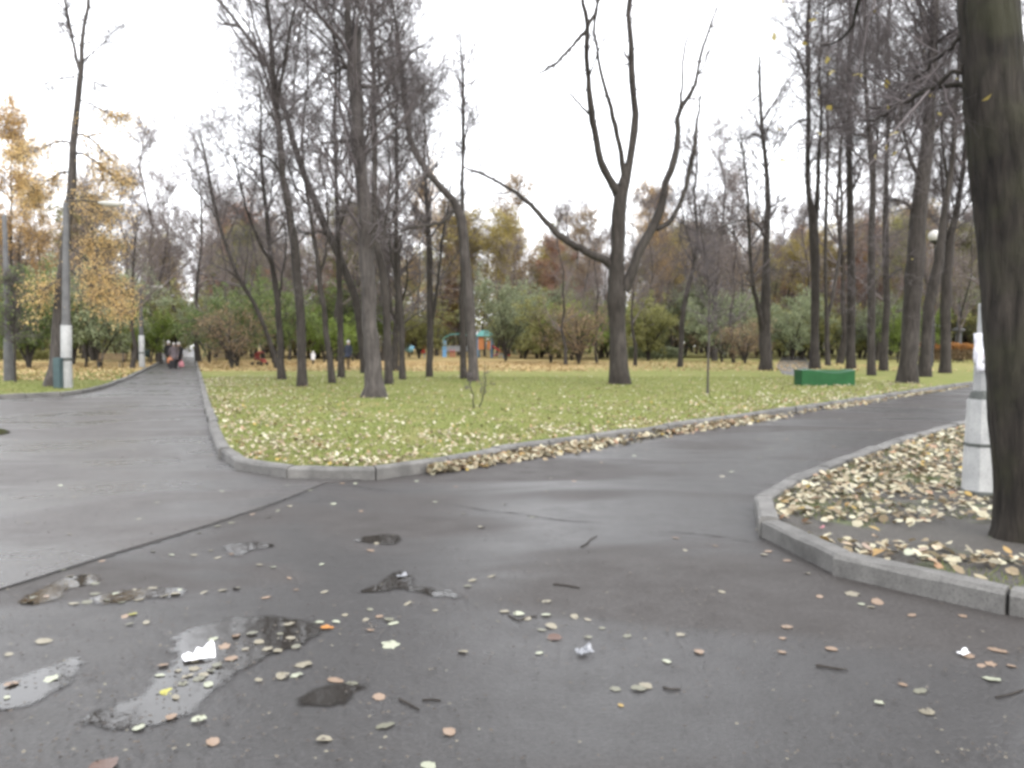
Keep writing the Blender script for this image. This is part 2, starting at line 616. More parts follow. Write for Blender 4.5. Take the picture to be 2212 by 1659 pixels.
# right island
isl = [(p[0], p[1]) for p in G([(2081, 907), (1960, 938), (1859, 972), (1740, 1014), (1659, 1047), (1630, 1067), (1617, 1083)], 0.13)] + \
      G([(1626, 1125), (1634, 1152), (1650, 1180), (1681, 1193), (1759, 1226), (1915, 1288), (2212, 1335)])
dx, dy = isl[0][0] - isl[1][0], isl[0][1] - isl[1][1]
island = [(isl[0][0] + dx * k, isl[0][1] + dy * k) for k in (14, 3, 1)] + isl
dx, dy = isl[-1][0] - isl[-2][0], isl[-1][1] - isl[-2][1]
island += [(isl[-1][0] + dx * k, isl[-1][1] + dy * k) for k in (1, 3, 8)]
island = island[:1] + walk(island[1:-1], 1.02) + island[-1:]


def inset(line, d, left_side):
    out = []
    n = len(line)
    for i, (x, y) in enumerate(line):
        a, b = line[max(0, i - 1)], line[min(n - 1, i + 1)]
        tx, ty = b[0] - a[0], b[1] - a[1]
        l = math.hypot(tx, ty)
        nx, ny = (-ty / l, tx / l) if left_side else (ty / l, -tx / l)
        out.append((x + nx * d, y + ny * d))
    return out


# the big sheet of path asphalt under everything, then the older road laid on it up to the seam
sheet('ground', [(-700, -60), (700, -60), (700, 900), (-700, 900)], -0.03, M['soil'], CUTS)
sheet('footpath', [(-40, -12), (60, -12), (140, 140), (60, 140), (-3.0, 12.0), (-40, 12)], 0.0, M['asphalt'], CUTS)
seam = G([(-900, 1560), (-300, 1378), (-100, 1310), (0, 1275), (80, 1250), (150, 1228), (250, 1196), (360, 1163), (470, 1129), (600, 1086), (704, 1044)])
roadline = seam + [(x, y) for x, y in inset(central[:central.index(min(front, key=lambda p: (p[0] - seam[-1][0]) ** 2 + (p[1] - seam[-1][1]) ** 2)) + 1], 0.1, True)][::-1] + \
    inset(left, 0.1, True)[::-1] + [(-42, 6)]
sheet('road', roadline, 0.012, M['asphalt2'], CUTS, skirt=0.03)

fl = [(700, 880), (-230, 880)]
sheet('lawn', inset(central, 0.14, True) + [(650, 760), (650, 880), (-240, 880)], LAWN, M['lawn'], CUTS)
sheet('lawn', inset(left, 0.14, True) + [(-300, 880), (-690, 880), (-690, 60)], LAWN, M['lawn'], CUTS)
sheet('island_soil', inset(island, 0.14, True) + [(60, -3), (60, 30)], 0.075, M['soil'], (), rise=False)

# a side path and a cross path in the far right of the lawn
for pts in ([(1690, 772), (1740, 772), (1752, 790), (1735, 815), (1690, 808), (1676, 790)],):
    sheet('side_path', G(pts, LAWN), LAWN + 0.006, M['asphalt2'], ())
sheet('cross_path', [(22, 84), (75, 80), (75, 83.5), (22, 87)], LAWN + 0.006, M['asphalt2'], CUTS)


# ------------------------------------------------------------------ kerbs, stone by stone
PROFILE = [(0.0, -0.04), (0.0, 0.108), (0.022, 0.132), (0.128, 0.132), (0.146, 0.118), (0.146, -0.04)]


def strip(name, line, prof, mat, parent=None, z=0.0):
    """prof swept along the open line, inward to its left"""
    n = len(line)
    ins = [inset(line, u, True) for u, _ in prof]
    V, Q = [], []
    for i in range(n):
        for j, (u, h) in enumerate(prof):
            x, y = ins[j][i]
            V.append((x, y, h + z + land(y)))
    k = len(prof)
    for i in range(n - 1):
        for j in range(k):
            Q.append((i * k + j, i * k + (j + 1) % k, (i + 1) * k + (j + 1) % k, (i + 1) * k + j))
    return link(name, mesh(name, [(V, Q, 0)], mat, False), parent)


def kerb(line, near_first, near_last, step=1.0):
    """line[near_first:near_last+1] is laid stone by stone, the rest runs on as one length"""
    bed = strip('kerb', line, [(0.045, -0.03), (0.045, 0.095), (0.115, 0.105), (0.115, -0.03)], M['bed'])
    props(bed, kind='structure')
    pts = line[near_first:near_last + 1]
    n = len(pts)
    nin = inset(pts, 1.0, True)
    for i in range(n - 1):
        a, b = Vector((*pts[i], 0)), Vector((*pts[i + 1], 0))
        d = (b - a).normalized()
        na, nb = Vector((*nin[i], 0)) - a, Vector((*nin[i + 1], 0)) - b
        na, nb = na / max(0.5, na.length), nb / max(0.5, nb.length)
        gap, off, dz = rngG.uniform(0.005, 0.016), rngG.normal(0, 0.009), rngG.normal(0, 0.007)
        tilt = rngG.normal(0, 0.004)
        c = (a + b) / 2
        zz = land(c.y)
        V = []
        SEG = 5
        for e in range(SEG):
            f = e / (SEG - 1)
            p, nn = a + d * gap + (b - a - d * gap * 2) * f, na + (nb - na) * f
            for jj, (u, h) in enumerate(PROFILE):
                wear = rngG.normal(0, 0.0035) - (0.012 * (rngG.random() < 0.10) if jj in (1, 2) else 0)
                q = p + nn * (u + off + (rngG.normal(0, 0.003) if 0 < e < SEG - 1 else 0))
                V.append((q.x - c.x, q.y - c.y, h + dz + tilt * (1 - 2 * f) + (wear if 0 < jj < 5 else 0)))
        k = len(PROFILE)
        Q = [(e * k + j, e * k + (j + 1) % k, (e + 1) * k + (j + 1) % k, (e + 1) * k + j) for e in range(SEG - 1) for j in range(k)]
        me = bpy.data.meshes.new('kerbstone')
        me.from_pydata(V, [], [q[::-1] for q in Q] + [tuple(range(k)), tuple(range(SEG * k - 1, (SEG - 1) * k - 1, -1))])
        me.materials.append(M['kerb'])
        bm = bmesh.new(); bm.from_mesh(me)
        bmesh.ops.recalc_face_normals(bm, faces=bm.faces[:])
        bm.to_mesh(me); bm.free()
        link('kerbstone', me, bed, (c.x, c.y, zz))
    for seg in (line[:near_first + 1], line[near_last:]):
        if len(seg) > 1: strip('kerb_run', seg, PROFILE, M['kerb'], bed)
    return bed


i0 = central.index(front[0])
kerb(central, i0, i0 + len(front) - 1)
i0 = left.index(leftk[0])
kerb(left, i0, i0 + len(leftk) - 1)
kerb(island, 1, len(island) - 2)


# ------------------------------------------------------------------ water standing on the asphalt
def water_mat():
    m, t, bs = new_mat('puddle_water')
    bs.inputs['Base Color'].default_value = (0.022, 0.020, 0.018, 1)
    bs.inputs['Roughness'].default_value = 0.03
    bs.inputs['IOR'].default_value = 1.39
    a = t.nodes.new('ShaderNodeAttribute')
    a.attribute_name = 'depth'
    p = world_pos(t)
    n1 = noise(t, 9, 5, 0.65, p)
    k = mathn(t, 'ADD', a.outputs['Fac'], mathn(t, 'MULTIPLY', mathn(t, 'SUBTRACT', n1, 0.5), 0.75))
    al = maprange(t, k, 0.26, 0.52)
    t.links.new(al, bs.inputs['Alpha'])
    n2 = noise(t, 14, 2, 0.5, p)
    bump(t, bs, n2, 0.06, 0.01)
    return m


M['water'] = water_mat()


def puddle(pts, z=0.004, rim=0.10):
    o = G(pts)
    n = len(o)
    ring = []
    for i in range(n):
        a, b, c, d = (np.array(o[(i + k) % n]) for k in (-1, 0, 1, 2))
        for f in np.linspace(0, 1, 6, endpoint=False):
            ring.append(0.5 * (2 * b + (c - a) * f + (2 * a - 5 * b + 4 * c - d) * f ** 2 + (3 * b - a - 3 * c + d) * f ** 3))
    ring = np.array(ring)
    lo, hi = ring.min(0) - 0.12, ring.max(0) + 0.12
    st = 0.022
    nx, ny = int((hi[0] - lo[0]) / st) + 2, int((hi[1] - lo[1]) / st) + 2
    gx, gy = np.meshgrid(lo[0] + st * np.arange(nx), lo[1] + st * np.arange(ny))
    P = np.stack([gx.ravel(), gy.ravel()], axis=1)
    d = np.full(len(P), 9.0)
    ins = np.zeros(len(P), bool)
    for i in range(len(ring)):
        p, q = ring[i], ring[(i + 1) % len(ring)]
        v = q - p
        t = np.clip(((P - p) @ v) / (v @ v + 1e-12), 0, 1)
        d = np.minimum(d, np.linalg.norm(P - p - t[:, None] * v, axis=1))
        hit = ((p[1] > P[:, 1]) != (q[1] > P[:, 1])) & (P[:, 0] < (q[0] - p[0]) * (P[:, 1] - p[1]) / (q[1] - p[1] + 1e-12) + p[0])
        ins ^= hit
    dep = np.clip(np.where(ins, d, -d) / rim * 0.5 + 0.35, 0, 1)
    idx = np.arange(nx * ny).reshape(ny, nx)
    Q = np.stack([idx[:-1, :-1], idx[:-1, 1:], idx[1:, 1:], idx[1:, :-1]], axis=-1).reshape(-1, 4)
    Q = Q[dep[Q].max(1) > 0]
    used = np.unique(Q)
    mp = np.full(len(P), -1); mp[used] = np.arange(len(used))
    me = mesh('puddle', [(np.column_stack([P[used], np.full(len(used), z)]), mp[Q], 0)], M['water'])
    me.attributes.new('depth', 'FLOAT', 'POINT').data.foreach_set('value', dep[used].astype(np.float32))
    return props(link('puddle', me), kind='structure')


puddle([(372, 1385), (430, 1352), (530, 1332), (640, 1338), (700, 1362), (660, 1392), (585, 1418), (520, 1452), (470, 1490), (420, 1540), (330, 1572), (240, 1578), (170, 1556), (235, 1530), (310, 1498), (335, 1462), (380, 1425)])
puddle([(-60, 1500), (0, 1475), (90, 1445), (150, 1424), (180, 1432), (160, 1470), (110, 1505), (40, 1532), (-60, 1545)])
puddle([(650, 1508), (680, 1488), (730, 1480), (790, 1478), (780, 1492), (745, 1518), (700, 1530), (662, 1526)])
puddle([(775, 1280), (815, 1262), (850, 1240), (880, 1236), (895, 1252), (905, 1268), (960, 1276), (1000, 1292), (940, 1290), (870, 1274), (820, 1280)])
puddle([(760, 1168), (800, 1158), (850, 1156), (870, 1166), (850, 1178), (800, 1174)])
puddle([(480, 1184), (520, 1172), (575, 1174), (592, 1182), (550, 1190), (510, 1202)])
puddle([(40, 1300), (80, 1280), (140, 1250), (200, 1240), (215, 1256), (160, 1272), (120, 1296), (70, 1308)])
puddle([(190, 1295), (250, 1280), (330, 1272), (400, 1272), (390, 1290), (300, 1296), (230, 1306)])
puddle([(-40, 930), (0, 928), (22, 934), (10, 941), (-40, 942)], 0.017)


# ------------------------------------------------------------------ cracks in the asphalt
M['crack'] = concrete_mat('crack_dirt', (0.018, 0.017, 0.016), (0.03, 0.028, 0.026), 40, 0.3)
path_obj = bpy.data.objects['footpath']


def crack(pts, wd=0.012, z=0.003, seed=1):
    rg = np.random.default_rng(seed)
    line = walk(G(pts), 0.05)
    P = np.array(line) + rg.normal(0, 0.008, (len(line), 2))
    t = np.gradient(P, axis=0)
    t /= np.linalg.norm(t, axis=1, keepdims=True)
    nn = np.stack([-t[:, 1], t[:, 0]], axis=1)
    w = wd * np.abs(rg.normal(0.6, 0.5, len(P)))[:, None] * np.sin(np.linspace(0.05, 3.09, len(P)))[:, None] + 0.001
    V = np.concatenate([np.column_stack([P - nn * w, np.full(len(P), z)]), np.column_stack([P + nn * w, np.full(len(P), z)])])
    n = len(P)
    Q = [(i, i + 1, n + i + 1, n + i) for i in range(n - 1)]
    link('crack', mesh('crack', [(V, Q, 0)], M['crack'], False), path_obj)


crack([(960, 1088), (1050, 1103), (1120, 1110), (1210, 1124), (1320, 1131)], 0.012, 0.003, 1)
crack([(1420, 1148), (1500, 1153), (1560, 1160), (1632, 1172)], 0.011, 0.003, 2)
crack([(704, 1046), (760, 1049), (812, 1058), (860, 1062)], 0.010, 0.003, 3)
crack([(1740, 914), (1800, 917), (1880, 915), (1935, 919)], 0.02, 0.003, 4)

seam_px = [(-20, 1281), (80, 1251), (150, 1229), (250, 1197), (360, 1164), (470, 1130), (600, 1087), (680, 1055)]
crack(seam_px[:6], 0.022, 0.004, 7)
crack(seam_px[3:], 0.016, 0.0045, 8)

# ================================================================== TREES ONE CAN TELL APART
GR_ = 'dark trunks of the grove behind the green box'
HERO = 'bare park trees standing on the central lawn'


def px_line(pts, Y, amp=0.0, rng=None, ext=0.0):
    """(px,py,width px) -> smooth (x,y,z,r) curve standing at distance Y; amp leans it out of the picture plane"""
    P = [on(x, y, Y) for x, y, _ in pts]
    s, L = [0.0], 0.0
    for a, b in zip(P[:-1], P[1:]):
        L += (b - a).length
        s.append(L)
    out = []
    for (x, y, wd), p, d in zip(pts, P, s):
        q = on(x, y, Y + amp * d)
        out.append((q.x, q.y, q.z, wd / 2 * (Y + amp * d) / F))
    if ext:
        a, b = np.array(out[-2][:3]), np.array(out[-1][:3])
        d = (b - a) / np.linalg.norm(b - a)
        r = out[-1][3]
        for k, f in ((0.35, 0.72), (0.7, 0.42), (1.0, 0.12)):
            d2 = d * (1 - k * 0.3) + np.array([0.05, 0.08, 1.0]) * k * 0.3
            e = b + d2 / np.linalg.norm(d2) * ext * k
            out.append((*e, max(r * f, 0.012)))
    return out


def hero(label, trunk, limbs=(), twigs=120, lo=0.4, mat='bark', tmat='twig', seed=0, ext=5.0, name='bare_tree', cat='tree', group=HERO,
         shoots=0, tlen=1.0, leaf=None, nleaf=0, base=None, sides=14, K=22, rough=0.05, dense=1.0, droop=0.09, limbonly=False, boughs=38, bl=1.1):
    rng = np.random.default_rng(seed + 100)
    bx, by = base or trunk[0][:2]
    b = at(bx, by, LAWN)
    Y = b.y
    b.z += land(Y)
    root = empty(name, b, label, cat, group)
    B = np.array(b)
    T = resample(px_line(trunk, Y, 0.0, rng, ext if trunk[-1][1] <= 12 else 0), K)
    T[0, 2] -= 0.12
    T[:, 3] *= 1 + rng.normal(0, rough * 0.5, K)
    jit = rng.normal(0, 0.012, (K, 2)); jit[:2] = 0
    T[:, :2] += jit
    V, Q = tubes(T[None, :, :3] - B, T[None, :, 3], sides, rng, rough)
    # roots: the lowest ring spreads unevenly
    a = np.linspace(0, 2 * np.pi, sides, endpoint=False)
    k = (1 + 0.16 * np.cos(3 * a + seed) + 0.10 * np.cos(5 * a + 2 * seed))
    c = V[:sides].mean(0)
    V[:sides, :2] = c[:2] + (V[:sides, :2] - c[:2]) * k[:, None] * 1.12
    link('trunk', mesh('trunk', [(V, Q, 0)], M[mat]), root)
    allP, allR = [T[:, :3]], [T[:, 3]]
    for li, l in enumerate(limbs):
        amp = rng.uniform(-0.5, 0.5)
        e = ext * 0.7 if l[-1][1] <= 12 else 0
        A = resample(px_line(l, Y, amp, rng, e), K)
        A[1:, :3] += rng.normal(0, 0.012, (K - 1, 3))
        V, Q = tubes(A[None, :, :3] - B, A[None, :, 3], 8, rng, rough * 0.8)
        link('limb', mesh('limb', [(V, Q, 0)], M[mat]), root)
        allP.append(A[:, :3]); allR.append(A[:, 3])
    P, R = np.array(allP) - B, np.array(allR)
    ch = []
    # long side branches, each carrying its own spray of twigs
    if boughs:
        b1, t1 = pick(rng, P, boughs, 0.0, 1.0)
        t1 = np.where(b1 == 0, lo + (0.97 - lo) * t1, 0.2 + 0.75 * t1)
        L1 = rng.uniform(1.2, 4.4, boughs) * bl
        P1, R1 = grow(rng, P, R, b1, t1, rng.uniform(0.5, 1.1, boughs), L1, K, 0.025, 0.075, 0.5, 0.05, 0.16)
        R1 = np.maximum(R1, 0.007)
        ch.append((*tubes(P1, R1, 5), 0))
        n0 = len(P)
        P, R = np.concatenate([P, P1]), np.concatenate([R, R1])
    else:
        n0 = len(P)
    # branches, twigs, spikes
    n2 = int(twigs * (3.0 if group == GR_ else 2.3))
    b2, t2 = pick(rng, P, n2, 0.0, 1.0, None if not limbonly else np.array([0.12] + [1.0] * (len(P) - 1))) if not boughs else pick(rng, P, n2, 0.0, 1.0, np.array([1.0] * n0 + [2.2] * (len(P) - n0)))
    lo_ = np.where(b2 == 0, lo, 0.18)
    t2 = lo_ + (1 - lo_) * t2 ** 0.85
    L2 = rng.uniform(0.5, 2.1, n2) * tlen * (1.15 - 0.5 * t2)
    P2, R2 = grow(rng, P, R, b2, t2, rng.uniform(0.6, 1.35, n2), L2, 6, droop, 0.20, 0.5, 0.024, 0.3)
    ch.append((*tubes(P2, R2, 4), 0))
    n3 = n2 * 5
    b3, t3 = np.repeat(np.arange(n2), 5), rng.uniform(0.2, 1.0, n3)
    L3 = np.repeat(L2, 5) * rng.uniform(0.25, 0.55, n3)
    P3, R3 = grow(rng, P2, R2, b3, t3, rng.uniform(0.5, 1.25, n3), L3, 4, droop * 0.6, 0.18, 0.65, 0.009, 0.45)
    R3 = np.maximum(R3, 0.0035)
    ch.append((*tubes(P3, R3, 3), 0))
    n4 = n3 * 4
    b4, t4 = np.repeat(np.arange(n3), 4), rng.uniform(0.2, 1.0, n4)
    p4, d4, r4 = sample(P3, R3, b4, t4)
    e4 = p4 + norm(d4 + rng.normal(0, 0.55, (n4, 3)) + np.array([[0, 0, 0.25]])) * rng.uniform(0.18, 0.55, n4)[:, None] * tlen
    ch.append((*cones(p4, e4, rng.uniform(0.003, 0.0055, n4)), 0))
    if shoots:
        bs_, ts_ = pick(rng, P[:1], shoots, 0.12, 0.75)
        ps, ds, rs = sample(P, R, bs_, ts_)
        es = ps + norm(rng.normal(0, 1, (shoots, 3)) * np.array([[1, 1, 0.3]]) + np.array([[0, 0, 0.9]])) * rng.uniform(0.3, 0.9, shoots)[:, None]
        ch.append((*cones(ps, es, rng.uniform(0.006, 0.010, shoots)), 0))
    mats = [M[tmat]]
    if leaf:
        C = P3.reshape(-1, 3)
        if nleaf > 1000: C = C[C[:, 2] < 8.7]
        C = C[rng.integers(0, len(C), nleaf)]
        ch.append((*flecks(rng, C, 0.030 if nleaf > 1000 else 0.045, 0.16 if nleaf > 1000 else 0.08), 1))
        mats.append(M[leaf])
    link('crown', mesh('crown', ch, mats), root)
    return root


# --- the near dark tree on the island, and the forked sapling pair, are built further down
hero('thick straight trunk rising to a sawn stump high up, nearest tree on the central lawn',
     [(809, 858, 60), (809, 848, 50), (808, 830, 43), (806, 800, 37), (802, 740, 33), (797, 670, 31), (793, 560, 32), (785, 415, 27), (780, 380, 27), (775, 300, 28), (771, 230, 27), (767, 175, 29), (764, 120, 31), (768, 80, 27), (772, 60, 22)],
     [[(757, 120, 17), (754, 80, 17), (752, 25, 15), (748, 0, 14)],
      [(771, 186, 12), (795, 187, 8), (820, 185, 6), (845, 168, 5), (868, 140, 3)],
      [(765, 160, 10), (745, 140, 7), (728, 100, 6), (715, 60, 4), (708, 20, 3)],
      [(776, 290, 10), (760, 305, 7), (735, 305, 6), (700, 310, 4)],
      [(778, 280, 8), (800, 262, 6), (822, 240, 5), (850, 225, 3)],
      [(766, 148, 9), (738, 146, 7), (718, 160, 5), (690, 150, 3)]],
     260, 0.38, 'bark_grey', seed=1, ext=7, sides=18, K=32, tlen=0.9)

hero('broad oak-like tree with low side limbs, its trunk knobbly, right of the lawn\'s middle',
     [(1340, 830, 43), (1339, 815, 39), (1336, 760, 37), (1333, 697, 36), (1331, 640, 40), (1331, 600, 33), (1335, 528, 30), (1338, 460, 30), (1342, 415, 30), (1347, 396, 26), (1356, 372, 19), (1362, 330, 17), (1370, 290, 17), (1373, 262, 16), (1371, 225, 14), (1368, 200, 14), (1366, 150, 14), (1362, 87, 12), (1358, 37, 11), (1360, 0, 10)],
     [[(1338, 420, 25.6), (1323, 398, 19.2), (1310, 372, 17.9), (1298, 350, 16.6), (1286, 287, 15.4), (1278, 245, 16.6), (1271, 175, 11.5), (1267, 112, 11.5), (1269, 50, 10.2), (1261, 15, 9.0), (1256, -20, 7.7)],
      [(1349, 390, 16.6), (1346, 370, 14.1), (1341, 325, 11.5), (1328, 270, 11.5), (1313, 212, 9.0), (1298, 155, 7.7), (1290, 100, 6.4), (1283, 62, 6.4), (1288, 20, 5.1), (1290, 0, 5.1)],
      [(1330, 580, 25.6), (1309, 562, 19.2), (1275, 548, 16.6), (1245, 532, 15.4), (1219, 517, 15.4), (1185, 484, 12.8), (1148, 443, 10.2), (1114, 417, 7.7), (1075, 393, 6.4), (1040, 375, 6.4), (1003, 362, 3.8)],
      [(1347, 625, 28.2), (1358, 603, 24.3), (1369, 573, 20.5), (1388, 528, 20.5), (1414, 482, 20.5), (1431, 440, 17.9), (1436, 400, 15.4), (1456, 350, 15.4), (1463, 300, 12.8), (1463, 262, 11.5), (1473, 230, 10.2), (1496, 195, 9.0), (1506, 162, 6.4), (1516, 112, 6.4), (1536, 50, 5.1), (1553, 10, 3.8)],
      [(1418, 495, 12.8), (1445, 481, 11.5), (1465, 449, 10.2), (1481, 405, 10.2), (1493, 350, 11.5), (1501, 312, 9.0), (1506, 262, 6.4), (1514, 205, 3.8)],
      [(1470, 232, 9.0), (1472, 212, 6.4), (1478, 112, 5.1), (1488, 70, 3.8), (1487, 5, 2.6)],
      [(1268, 64, 10.2), (1243, 90, 7.7), (1218, 120, 6.4), (1193, 142, 6.4), (1156, 162, 3.8), (1106, 182, 2.6)],
      [(1268, 60, 9.0), (1282, 35, 7.7), (1292, 5, 6.4)],
      [(1272, 246, 6.4), (1252, 225, 5.1), (1231, 200, 3.8), (1201, 152, 2.6), (1170, 105, 1.9)],
      [(1498, 192, 5.1), (1506, 165, 3.8), (1521, 140, 3.8), (1543, 87, 3.2), (1568, 52, 2.6)]],
     95, 0.5, 'bark', seed=2, boughs=16, bl=0.55, ext=6, sides=18, K=34, tlen=0.55, rough=0.06)

hero('tree leaning far left, springing from behind the two trunks next to the red stroller',
     [(600, 797, 11), (585, 745, 10), (566, 695, 9), (553, 663, 9), (515, 600, 8), (496, 550, 8), (478, 500, 7), (463, 440, 7), (452, 385, 6), (441, 330, 4), (430, 280, 2.5)],
     [[(520, 606, 5), (500, 590, 4), (470, 575, 3)], [(478, 500, 4), (466, 470, 3), (430, 420, 3), (400, 385, 2)]], 150, 0.3, 'bark', seed=3, K=18, tlen=1.25)

hero('slim trunk forking at half height beside the leaning tree, left of the lawn',
     [(608, 820, 19), (607, 800, 16), (605, 740, 15), (600, 655, 13), (592, 600, 12), (585, 560, 10), (580, 500, 10), (574, 440, 8), (566, 370, 6), (562, 300, 5), (565, 240, 4), (560, 180, 3)],
     [[(588, 572, 9), (572, 545, 7), (553, 505, 6), (535, 460, 5), (520, 400, 4), (505, 330, 3)], [(604, 640, 6), (612, 585, 5), (618, 520, 4), (612, 460, 3)]], 150, 0.4, 'bark', seed=4, K=20)

hero('straight dark trunk left of the lawn with a fork just under the sky',
     [(652, 835, 23), (652, 815, 20), (651, 740, 19), (649, 669, 19), (641, 590, 19), (632, 500, 17), (622, 440, 16), (612, 390, 15), (604, 310, 13), (600, 250, 12), (594, 190, 11), (590, 150, 10), (583, 70, 9), (575, 0, 8)],
     [[(597, 215, 7), (605, 185, 6), (616, 120, 5), (628, 60, 4), (640, 0, 3)],
      [(610, 385, 7), (590, 350, 5), (560, 330, 4), (535, 310, 3)]], 200, 0.45, 'bark', seed=5, K=24)

hero('slender trunk with a crook between two dark trunks left of the stump tree',
     [(718, 828, 16), (717, 810, 14), (712, 770, 13), (703, 710, 12), (700, 669, 12), (694, 625, 11), (686, 584, 10), (682, 540, 9), (676, 500, 8), (668, 440, 7), (658, 380, 6), (652, 300, 5), (660, 220, 4), (667, 150, 4), (660, 60, 3), (668, 0, 3)],
     [[(690, 600, 7), (700, 560, 6), (708, 500, 5), (705, 420, 4), (690, 340, 3)], [(670, 450, 5), (640, 410, 4), (622, 350, 3)]], 170, 0.4, 'bark', seed=6)

hero('dark upright trunk behind the crooked slender one',
     [(738, 816, 16), (737, 800, 14), (736, 740, 14), (734, 669, 13), (733, 600, 12), (730, 520, 11), (728, 440, 9), (726, 380, 8), (724, 300, 7), (722, 230, 6), (726, 150, 5), (718, 60, 4), (722, 0, 4)],
     [[(730, 500, 6), (745, 460, 5), (760, 410, 4), (756, 330, 3)]], 190, 0.4, 'bark', seed=7)

hero('big limb-like trunk sweeping up leftwards from behind the stump tree',
     [(790, 806, 17), (785, 760, 17), (774, 680, 17), (764, 630, 16), (751, 596, 16), (733, 552, 17), (714, 514, 16), (697, 475, 15), (683, 443, 14), (660, 385, 14), (640, 330, 13), (624, 270, 12), (610, 220, 12), (594, 175, 11), (573, 137, 10), (545, 95, 8), (520, 60, 7), (495, 25, 6), (472, 0, 5)],
     [[(622, 262, 6), (634, 238, 5), (636, 180, 4), (644, 100, 4), (650, 40, 3), (660, 0, 3)],
      [(575, 140, 6), (565, 100, 5), (548, 50, 4), (540, 0, 4)],
      [(520, 60, 5), (490, 50, 4), (470, 30, 3)],
      [(714, 514, 7), (690, 500, 5), (660, 505, 4), (640, 490, 3)]], 260, 0.35, 'bark', seed=8, K=28, tlen=1.15)

hero('tall tree directly behind the stump tree, its trunk showing on the right side',
     [(841, 830, 19), (840, 810, 17), (838, 740, 17), (836, 697, 17), (830, 620, 17), (822, 560, 16), (813, 528, 15), (810, 470, 13), (809, 415, 12), (808, 350, 11), (808, 290, 14), (808, 225, 11), (806, 150, 9), (805, 75, 8), (803, 0, 7)],
     [[(809, 225, 7), (826, 200, 6), (840, 180, 5), (846, 130, 4)], [(812, 520, 8), (830, 490, 6), (838, 440, 5), (842, 370, 4), (836, 300, 3)],
      [(806, 110, 5), (825, 95, 4), (843, 78, 4), (848, 40, 3)]], 280, 0.4, 'bark', seed=9, K=24)

hero('short dark bushy tree between the two trunks right of the stump tree',
     [(853, 801, 17), (853, 780, 15), (854, 740, 13), (856, 690, 11), (859, 640, 10), (856, 600, 8), (862, 560, 6), (866, 510, 4)],
     [[(855, 700, 7), (842, 660, 5), (836, 620, 4), (838, 570, 3)], [(857, 680, 6), (872, 640, 5), (880, 600, 4), (878, 560, 3)]], 200, 0.25, 'bark', seed=10, tlen=0.9)

hero('straight slim trunk right of the stump tree with a knot at head height',
     [(869, 820, 15), (868, 805, 13), (868, 750, 13), (867, 697, 13), (862, 650, 14), (858, 598, 13), (856, 550, 12), (855, 500, 11), (857, 415, 9), (857, 375, 8), (856, 310, 7), (857, 250, 6), (860, 190, 5), (855, 110, 4), (860, 40, 3), (857, 0, 3)],
     [[(858, 600, 7), (848, 570, 5), (842, 530, 4), (840, 470, 3)]], 230, 0.4, 'bark', seed=11)

hero('solitary slim trunk with a thinner stem beside it, left of the crooked twin trunks',
     [(927, 814, 16), (927, 800, 14), (929, 740, 14), (929, 669, 14), (928, 600, 13), (926, 500, 11), (922, 440, 9), (920, 400, 7), (915, 350, 6), (918, 280, 4), (912, 220, 3)],
     [[(934, 690, 8), (943, 630, 7), (950, 580, 6), (954, 528, 6), (960, 490, 5), (966, 455, 4), (975, 400, 3)]], 130, 0.45, 'bark', seed=12)

hero('trunk with a shaggy broom of twigs, left one of the crooked twin trunks',
     [(1002, 818, 16), (1001, 800, 14), (1000, 740, 14), (998, 690, 13), (999, 620, 12), (1000, 540, 10), (999, 470, 9), (999, 420, 8), (999, 370, 7), (1000, 300, 7), (1001, 250, 7), (1001, 200, 7), (1000, 150, 5), (994, 110, 3), (996, 70, 2)],
     [[(1001, 160, 3), (1012, 130, 2.5), (1026, 95, 2), (1050, 60, 1.5)], [(1000, 190, 3), (988, 160, 2), (975, 125, 1.5)]], 60, 0.62, 'bark', boughs=14, bl=0.5, seed=13, tlen=0.6)

hero('crooked trunk bending left under a great slanting limb, right one of the twin trunks',
     [(1023, 824, 25), (1023, 810, 22), (1020, 750, 22), (1016, 697, 21), (1012, 630, 21), (1005, 556, 21), (1001, 510, 21), (997, 471, 22), (985, 440, 17), (970, 424, 15), (953, 405, 14), (935, 385, 13), (915, 362, 13), (899, 330, 13), (885, 300, 12), (880, 260, 11), (875, 225, 11), (869, 175, 10), (863, 125, 9), (858, 80, 8), (853, 37, 6), (846, 0, 5)],
     [[(985, 452, 12), (972, 465, 9), (960, 477, 7), (940, 484, 7), (920, 488, 6), (892, 491, 5), (870, 498, 4), (845, 510, 3)],
      [(890, 310, 6), (905, 340, 5), (922, 375, 5), (925, 340, 4), (920, 290, 3)],
      [(866, 150, 5), (880, 128, 4), (893, 110, 4), (920, 95, 2.5), (945, 70, 2)],
      [(873, 215, 5), (855, 195, 4), (840, 160, 3)]], 210, 0.5, 'bark_grey', seed=14, K=30, tlen=1.0)

hero('small slanting tree behind the young planted sapling',
     [(1469, 793, 12), (1471, 760, 11), (1473, 697, 11), (1479, 660, 11), (1485, 627, 10), (1496, 584, 8), (1503, 540, 8), (1507, 505, 7), (1502, 455, 6), (1500, 415, 5), (1506, 350, 4), (1500, 290, 3)],
     [[(1500, 560, 5), (1490, 520, 4), (1478, 480, 3), (1470, 430, 2)], [(1507, 500, 4), (1518, 470, 3), (1526, 420, 2)]], 150, 0.35, 'bark', seed=15, tlen=1.1)

